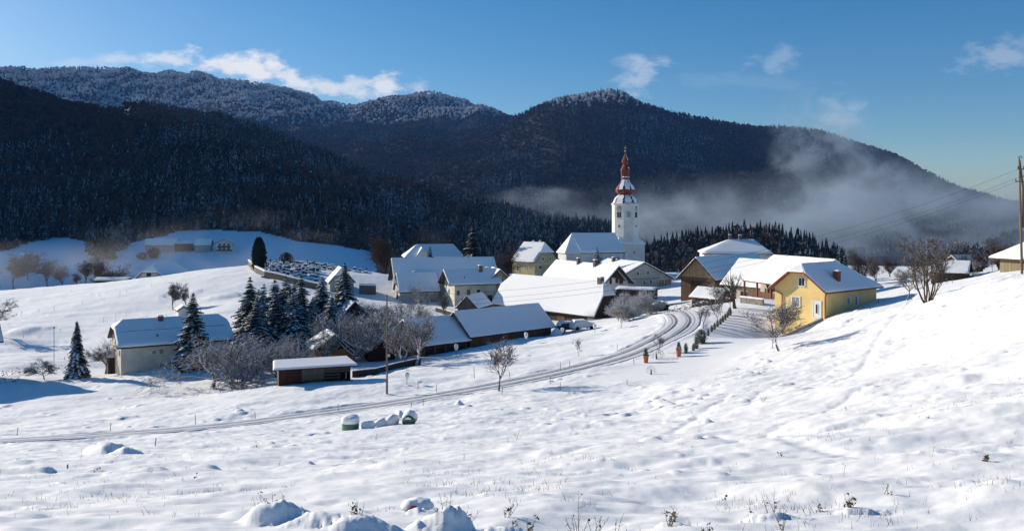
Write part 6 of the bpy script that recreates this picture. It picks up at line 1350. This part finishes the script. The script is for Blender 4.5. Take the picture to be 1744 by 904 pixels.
# cars under snow
def car(loc, rz, label, paint):
    r_ = thing('parked_car', loc, label, 'car', rz, 'snow covered cars by the big barn'); prof_ = [(-2.1, .35), (-2.1, .85), (-1.85, 1.0), (-1.5, 1.42), (.35, 1.45), (1.0, 1.02), (1.95, .85), (2.1, .6), (2.1, .35)]
    o_ = MB(); n = len(prof_); vs = []
    for yy, sc_ in ((-.85, .97), (.85, .97)): vs += [(x, yy * (.84 if z > 1.1 else 1), z) for x, z in prof_]
    o_.add(vs, [tuple(range(n)), tuple(range(2 * n - 1, n - 1, -1))] + [(i, i + n, (i + 1) % n + n, (i + 1) % n) for i in range(n)]); o_.build('body', paint, r_)
    for sy in (-1, 1):
        o_ = MB(); o_.add([(-1.4, sy * .80, 1.02), (.75, sy * .80, 1.02), (.3, sy * .73, 1.36), (-1.3, sy * .73, 1.36)], [(0, 1, 2, 3)]); o_.build('side_window', MAT['glass'], r_)
        for x in (-1.3, 1.3):
            o_ = MB(); o_.tube([(x, sy * .72, .33), (x, sy * .9, .33)], .33, 14); w_ = o_.build('wheel', MAT['rubber_void_black'], r_)
    o_ = MB(); top_ = [(-2.0, 1.05), (-1.6, 1.5), (.3, 1.52), (1.0, 1.1), (2.0, .92)]; h_ = .22
    for (x0, z0), (x1, z1) in zip(top_, top_[1:]):
        o_.add([(x0, -.74, z0), (x1, -.74, z1), (x1, .74, z1), (x0, .74, z0), (x0, -.66, z0 + h_), (x1, -.66, z1 + h_), (x1, .66, z1 + h_), (x0, .66, z0 + h_)], [(4, 5, 6, 7), (0, 1, 5, 4), (1, 2, 6, 5), (2, 3, 7, 6), (3, 0, 4, 7)])
    o_.build('snow_cover', MAT['roof_snow'], r_)
car(on(968, 141) + Vector((0, 0, .1)), R_(25), 'dark car under snow parked beside the end of the long shed', MAT['carpaint'])
car(on(992, 139) + Vector((0, 0, .1)), R_(20), 'white car under snow parked against the big barn', MAT['frame'])
r_ = thing('snow_heap', on(948, 138), 'rounded snow heap beside the dark car', 'snow heap'); o_ = MB(); o_.blob((0, 0, .1), (1.0, .9, .95), 5, 14); o_.build('heap', MAT['snow'], r_, True)
# hay bales
def bale(px, py, wpx, hpx, green, label, seed, lying=False):
    g0 = tg(px, py); k = g0.y / F; r_ = thing('silage_bale', g0, label, 'silage bale', seed * .3, 'wrapped silage bales by the road'); R = wpx * k / 2; H_ = hpx * k; o_ = MB()
    if not lying:
        o_.lathe([(R * .93, -.15), (R, .1), (R * 1.0, H_ * .8), (R * .9, H_ * .95), (R * .5, H_)], 18); o_.build('wrap', MAT['green_wrap'], r_, True)
        o_ = MB(); o_.lathe([(R * 1.03, H_ * .62), (R * 1.09, H_ * .72), (R * 1.06, H_ * .98), (R * .9, H_ * 1.12), (R * .5, H_ * 1.2), (.02, H_ * 1.22)], 18)
        for i, v_ in enumerate(o_.v): w = mnoise.noise(Vector(v_) * 2 + Vector((seed, 0, 0))); o_.v[i] = (v_[0] * (1 + .06 * w), v_[1] * (1 + .06 * w), v_[2] + .07 * w)
        o_.build('snow_cap', MAT['snow'], r_, True)
    else:
        o_.tube([(-R * (1 if green else .8), 0, H_ * .4), (R * (1 if green else .8), 0, H_ * .4)], H_ * (.48 if green else .36), 18); o_.build('wrap', MAT['green_wrap'], r_, True)
        o_ = MB(); o_.blob((0, 0, H_ * .5), (R * 1.12, H_ * .62, H_ * .62), seed, 18, amp=.08, zmin=-1 if not green else .1); o_.build('snow_cap', MAT['snow'], r_, True)
bale(597, 730, 29, 21, True, 'upright green wrapped bale with thick snow cap, farthest from its neighbours', 1)
bale(627, 728, 24, 15, False, 'half buried bale with a green patch next to the upright green bale', 2, True)
bale(652, 724, 38, 14, False, 'long snow buried bale in the middle of the row', 3, True); bale(668, 722, 34, 17, False, 'rounded snow buried bale beside the last green bale', 4, True)
bale(698, 720, 28, 22, True, 'last bale of the row with dark green side and round snow hood', 5, True); bale(680, 709, 40, 12, False, 'snow buried bale farthest up by the road ditch', 6, True)
# red can in the snow
g0 = tg(707, 870); r_ = thing('red_bucket', g0 + Vector((0, 0, .02)), 'dark red upturned bucket poking out of the snow mound', 'bucket'); o_ = MB(); o_.tube([(0, -.16, -.02), (0, -.15, -.02), (0, .16, .0)], [.105, .125, .11], 20); o_.build('body', MAT['can'], r_, False)
o_ = MB(); o_.blob((.02, .06, .04), (.26, .2, .11), 2, 16, amp=.14); o_.build('snow_cap', MAT['snow'], r_, True)

# ------------------------------------------------------------------ dry weeds
def weed(px, py, hp, label, seed, n=4, leaves=6, lean=.2, group=None, spread=.25):
    e = random.Random(seed); g0 = tg(px, py); k = g0.y / F; H_ = hp * k; r_ = thing('dry_weed', g0, label, 'dry weed', e.uniform(0, 6), group); o_ = MB(); l_ = MB()
    for i in range(n):
        d = Vector((e.gauss(0, spread), e.gauss(0, spread), 1)); L = H_ * e.uniform(.55, 1) if i else H_; p_ = Vector((e.gauss(0, .02), e.gauss(0, .02), -.04)); pts_ = [p_]
        for q in range(6): d = (d + Vector((e.gauss(0, lean), e.gauss(0, lean), 0)) * .3).normalized(); pts_.append(pts_[-1] + d * L / 6)
        r0 = .0045 + .002 * H_; o_.tube(pts_, [r0 * (1 - .7 * j / 6) for j in range(7)], 4)
        for q in range(3):
            j = e.randint(2, 5); b0 = pts_[j]; dd = Vector((e.gauss(0, 1), e.gauss(0, 1), .7)).normalized() * L * e.uniform(.08, .22); o_.tube([b0, b0 + dd], [r0 * .6, r0 * .3], 3)
            if e.random() < leaves / 8: s_ = e.uniform(.012, .03); c_ = b0 + dd; v1 = Vector((e.gauss(0, 1), e.gauss(0, 1), e.gauss(0, 1))).normalized() * s_; v2 = Vector((e.gauss(0, 1), e.gauss(0, 1), e.gauss(0, 1))).normalized() * s_; l_.add([c_ - v1, c_ + v2, c_ + v1, c_ - v2], [(0, 1, 2, 3)])
    if not l_.v: c_ = Vector((0, 0, H_)); l_.add([c_, c_ + Vector((.01, 0, .02)), c_ + Vector((-.01, 0, .02))], [(0, 1, 2)])
    o_.build('stalks', MAT['weed'], r_); l_.build('seed_heads', MAT['weed'], r_)
WE = [(465, 878, 62, 'tall bent stalks on the first snow mound', 7, 8), (440, 862, 30, 'hooked dry stalk at the foot of the first snow mound', 2, 2), (487, 862, 38, 'slanting straight twig on the first snow mound', 1, 1), (611, 898, 34, 'leafy tuft with dry leaves between the snow mounds', 6, 22), (605, 870, 28, 'thin single stalk above the leafy tuft', 2, 1),
      (760, 892, 60, 'crossing bare stalks on the biggest snow mound', 6, 3), (790, 888, 50, 'bushy stalks with brown leaves on the biggest snow mound', 6, 16), (862, 880, 34, 'dark seeded weed right of the biggest snow mound', 5, 16), (872, 892, 30, 'short seeded weed behind the dark seeded one', 4, 8), (900, 896, 44, 'dark weed with drooping leaves near the bottom edge', 5, 18),
      (985, 898, 88, 'tallest thin stalks at the bottom edge', 6, 2), (1015, 892, 42, 'thick broken stem with crossing twigs', 5, 2), (1050, 890, 36, 'long slanting bare twig', 2, 1), (1138, 888, 42, 'curly seeded weed with dark heads near the bottom edge', 6, 20), (1150, 884, 26, 'short companion of the curly seeded weed', 4, 10),
      (1313, 866, 60, 'S-curved stalk with seed heads above a small drift', 2, 12), (1332, 903, 70, 'upright stalk with many side seeds at the bottom edge', 3, 20), (1448, 852, 30, 'many stemmed frosted weed with blue shadow', 9, 10), (1442, 848, 18, 'low tuft left of the many stemmed frosted weed', 5, 8), (1512, 838, 22, 'leaning leafy weed on the smooth snow', 3, 16),
      (1395, 856, 16, 'faint pale tuft among smooth snow', 5, 5), (1678, 786, 18, 'brown grass clump with dark shadow on the right field', 12, 10), (1440, 800, 26, 'single fine stalk on the middle of the right field', 1, 2), (1275, 862, 14, 'tiny stalk left of the S-curved one', 1, 2), (1235, 840, 12, 'short weed beside a small dark hollow', 4, 10),
      (1202, 903, 30, 'weed cut by the bottom edge', 4, 10), (1690, 834, 14, 'lone short stalk on the far right snow', 1, 1), (1590, 770, 14, 'thin stalk above a faint footprint line', 1, 1), (880, 752, 22, 'pair of grass blades in the middle field', 4, 2), (868, 758, 18, 'grass blades left of the pair', 3, 2), (790, 790, 16, 'v-shaped grass blade in the middle snow field', 2, 1),
      (138, 790, 22, 'slanting stalk on the left field', 1, 1), (30, 788, 14, 'small weed left edge of the near field', 4, 4), (160, 808, 12, 'tiny weed below the snow heap', 3, 6), (170, 806, 10, 'tiny dark weed on the left snow', 3, 6), (332, 812, 10, 'tiny weed in the left middle snow', 3, 6), (475, 792, 12, 'pale stalk in the middle left field', 2, 2), (200, 884, 10, 'bent arching grass near the bottom', 2, 0), (1330, 775, 14, 'weed at the centre of the right field', 4, 5),
      (1300, 690, 16, 'grass tuft on the trodden bank', 6, 3), (1440, 700, 10, 'tuft on the upper right bank', 5, 3), (1580, 720, 12, 'tuft on the far bank', 4, 3), (640, 752, 12, 'tuft just below the silage bales', 5, 3), (437, 765, 14, 'grass tuft below the road on the left field', 6, 3), (500, 742, 10, 'tuft close to the road edge', 6, 3)]
for i, (px, py, hp, lb, n, lv) in enumerate(WE): weed(px, py, hp, lb, 100 + i, n, lv)
# countless little grass tips over the fields: one object
e = random.Random(77); gt = MB(); cl = [(e.uniform(0, 1744), e.uniform(690, 870)) for _ in range(26)]
P_ = []
for i in range(1000):
    if i % 3: c_ = cl[e.randrange(26)]; px, py = c_[0] + e.gauss(0, 60), c_[1] + e.gauss(0, 9)
    else: px, py = e.uniform(-20, 1764), 620 + (900 - 620) * e.random() ** .8
    if py > 900 or py < 600: continue
    P_.append((px, py))
def ground_many(PP):
    PP = np.array(PP); d = np.exp(np.linspace(math.log(7), math.log(120), 420)); X = (PP[:, 0:1] - CX) / F * d[None]; Z = z_base(X, np.broadcast_to(d, X.shape)); R2 = (HY - PP[:, 1:2]) / F * d[None]
    i_ = np.argmax(Z >= R2, 1); return X[np.arange(len(PP)), i_], d[i_]
gx, gy = ground_many(P_); gz_ = terrain(gx, gy); rdist = road_dist(gx, gy)
for x, y, z, rd in zip(gx, gy, gz_, rdist):
    if rd < 2.4 or y > 100: continue
    for q in range(e.randint(1, 4)):
        L = e.uniform(.03, .13) * (1 + min(y, 60) / 60); b0 = Vector((x + e.gauss(0, .06), y + e.gauss(0, .06), z - .02)); t_ = b0 + Vector((e.gauss(0, .35), e.gauss(0, .35), 1)) * L; w_ = .003 + .00006 * y; gt.add([b0 - Vector((w_, 0, 0)), b0 + Vector((w_, 0, 0)), t_], [(0, 1, 2)])
o = gt.build('grass_tips', MAT['weed']); tag(o, 'short dry grass tips poking through the snow', 'grass', None, 'stuff')

# ------------------------------------------------------------------ air: haze and valley mist
def vol_mat(name, build):
    m = bpy.data.materials.new(name); m.use_nodes = True; t = m.node_tree; t.nodes.clear(); o = t.nodes.new('ShaderNodeOutputMaterial'); v = t.nodes.new('ShaderNodeVolumePrincipled'); t.links.new(v.outputs[0], o.inputs['Volume']); build(t, v); return m
def hb(t, v): v.inputs['Density'].default_value = 4.2e-5; v.inputs['Color'].default_value = (.16, .40, 1.0, 1); v.inputs['Anisotropy'].default_value = 0
b_ = MB(); b_.box((0, 2780, 420), (13400, 5600, 1000 + 140)); hz = b_.build('haze', vol_mat('haze_air', hb)); tag(hz, 'thin blue air over the whole valley', 'haze', None, 'stuff')
def mist(name, label, c, sz, dens, nscale, thr, col=(.82, .86, .95), seed=0, zsharp=1.0, rz=0, step=0):
    """a bank of drifting mist: noise density inside an ellipsoid"""
    def bd(t, v):
        tcn = t.nodes.new('ShaderNodeTexCoord'); gl = tcn.outputs['Object']
        ln = t.nodes.new('ShaderNodeVectorMath'); ln.operation = 'LENGTH'; sc_ = t.nodes.new('ShaderNodeMapping'); sc_.inputs['Scale'].default_value = (2 / sz[0], 2 / sz[1], 2 / sz[2]); t.links.new(gl, sc_.inputs[0]); t.links.new(sc_.outputs[0], ln.inputs[0])
        fall = ramp(t, ln.outputs['Value'], 1.0, .25)
        mp2 = t.nodes.new('ShaderNodeMapping'); mp2.inputs['Location'].default_value = (seed * 13.1, seed * 7.7, seed); mp2.inputs['Scale'].default_value = (nscale, nscale, nscale * 1.3); t.links.new(gl, mp2.inputs[0])
        n = t.nodes.new('ShaderNodeTexNoise'); n.inputs['Scale'].default_value = 1; n.inputs['Detail'].default_value = 5; n.inputs['Roughness'].default_value = .62; n.inputs['Distortion'].default_value = .6; t.links.new(mp2.outputs[0], n.inputs[0])
        f = ramp(t, n.outputs[0], thr, thr + .22); dn = math_n(t, 'MULTIPLY', math_n(t, 'MULTIPLY', f, fall), dens); t.links.new(dn, v.inputs['Density']); v.inputs['Color'].default_value = (*col, 1); v.inputs['Anisotropy'].default_value = .25
    b_ = MB(); b_.box((0, 0, 0), sz); m = vol_mat(name, bd); m.cycles.volume_step_rate = 0.6
    o = b_.build(name, m); o.location = c; o.rotation_euler = (0, 0, rz); tag(o, label, 'mist', None, 'stuff'); return o
mist('valley_mist', 'broad grey blue mist bank filling the valley behind the yellow house', at(1690, 392, 1150), (1750, 1000, 200), .0115, .0074, .47, (.64, .80, 1.0), seed=1)
mist('mist_plume', 'mist plume climbing the dark mountain flank', at(1405, 285, 1750), (330, 300, 400), .016, .0105, .47, (.64, .80, 1.0), seed=3)
mist('mist_plume', 'second fainter mist curl right of the climbing plume', at(1500, 325, 1600), (330, 260, 200), .012, .012, .48, (.64, .80, 1.0), seed=4)
mist('low_mist', 'thin mist drifting behind the church tower', at(1200, 375, 1400), (620, 320, 110), .0075, .012, .50, (.64, .80, 1.0), seed=5)
mist('slope_mist', 'faint mist streak above the spruces beside the church', at(950, 332, 1450), (380, 160, 44), .0055, .014, .47, (.74, .84, 1.0), seed=6)
mist('steam', 'low brownish steam along the hollow behind the left crest', at(110, 455, 400), (460, 160, 30), .0075, .024, .47, (.85, .84, .84), seed=7)
mist('steam', 'steam wisps rising in front of the shaded meadow', at(470, 425, 480), (300, 110, 56), .0055, .024, .50, (.85, .84, .84), seed=9)
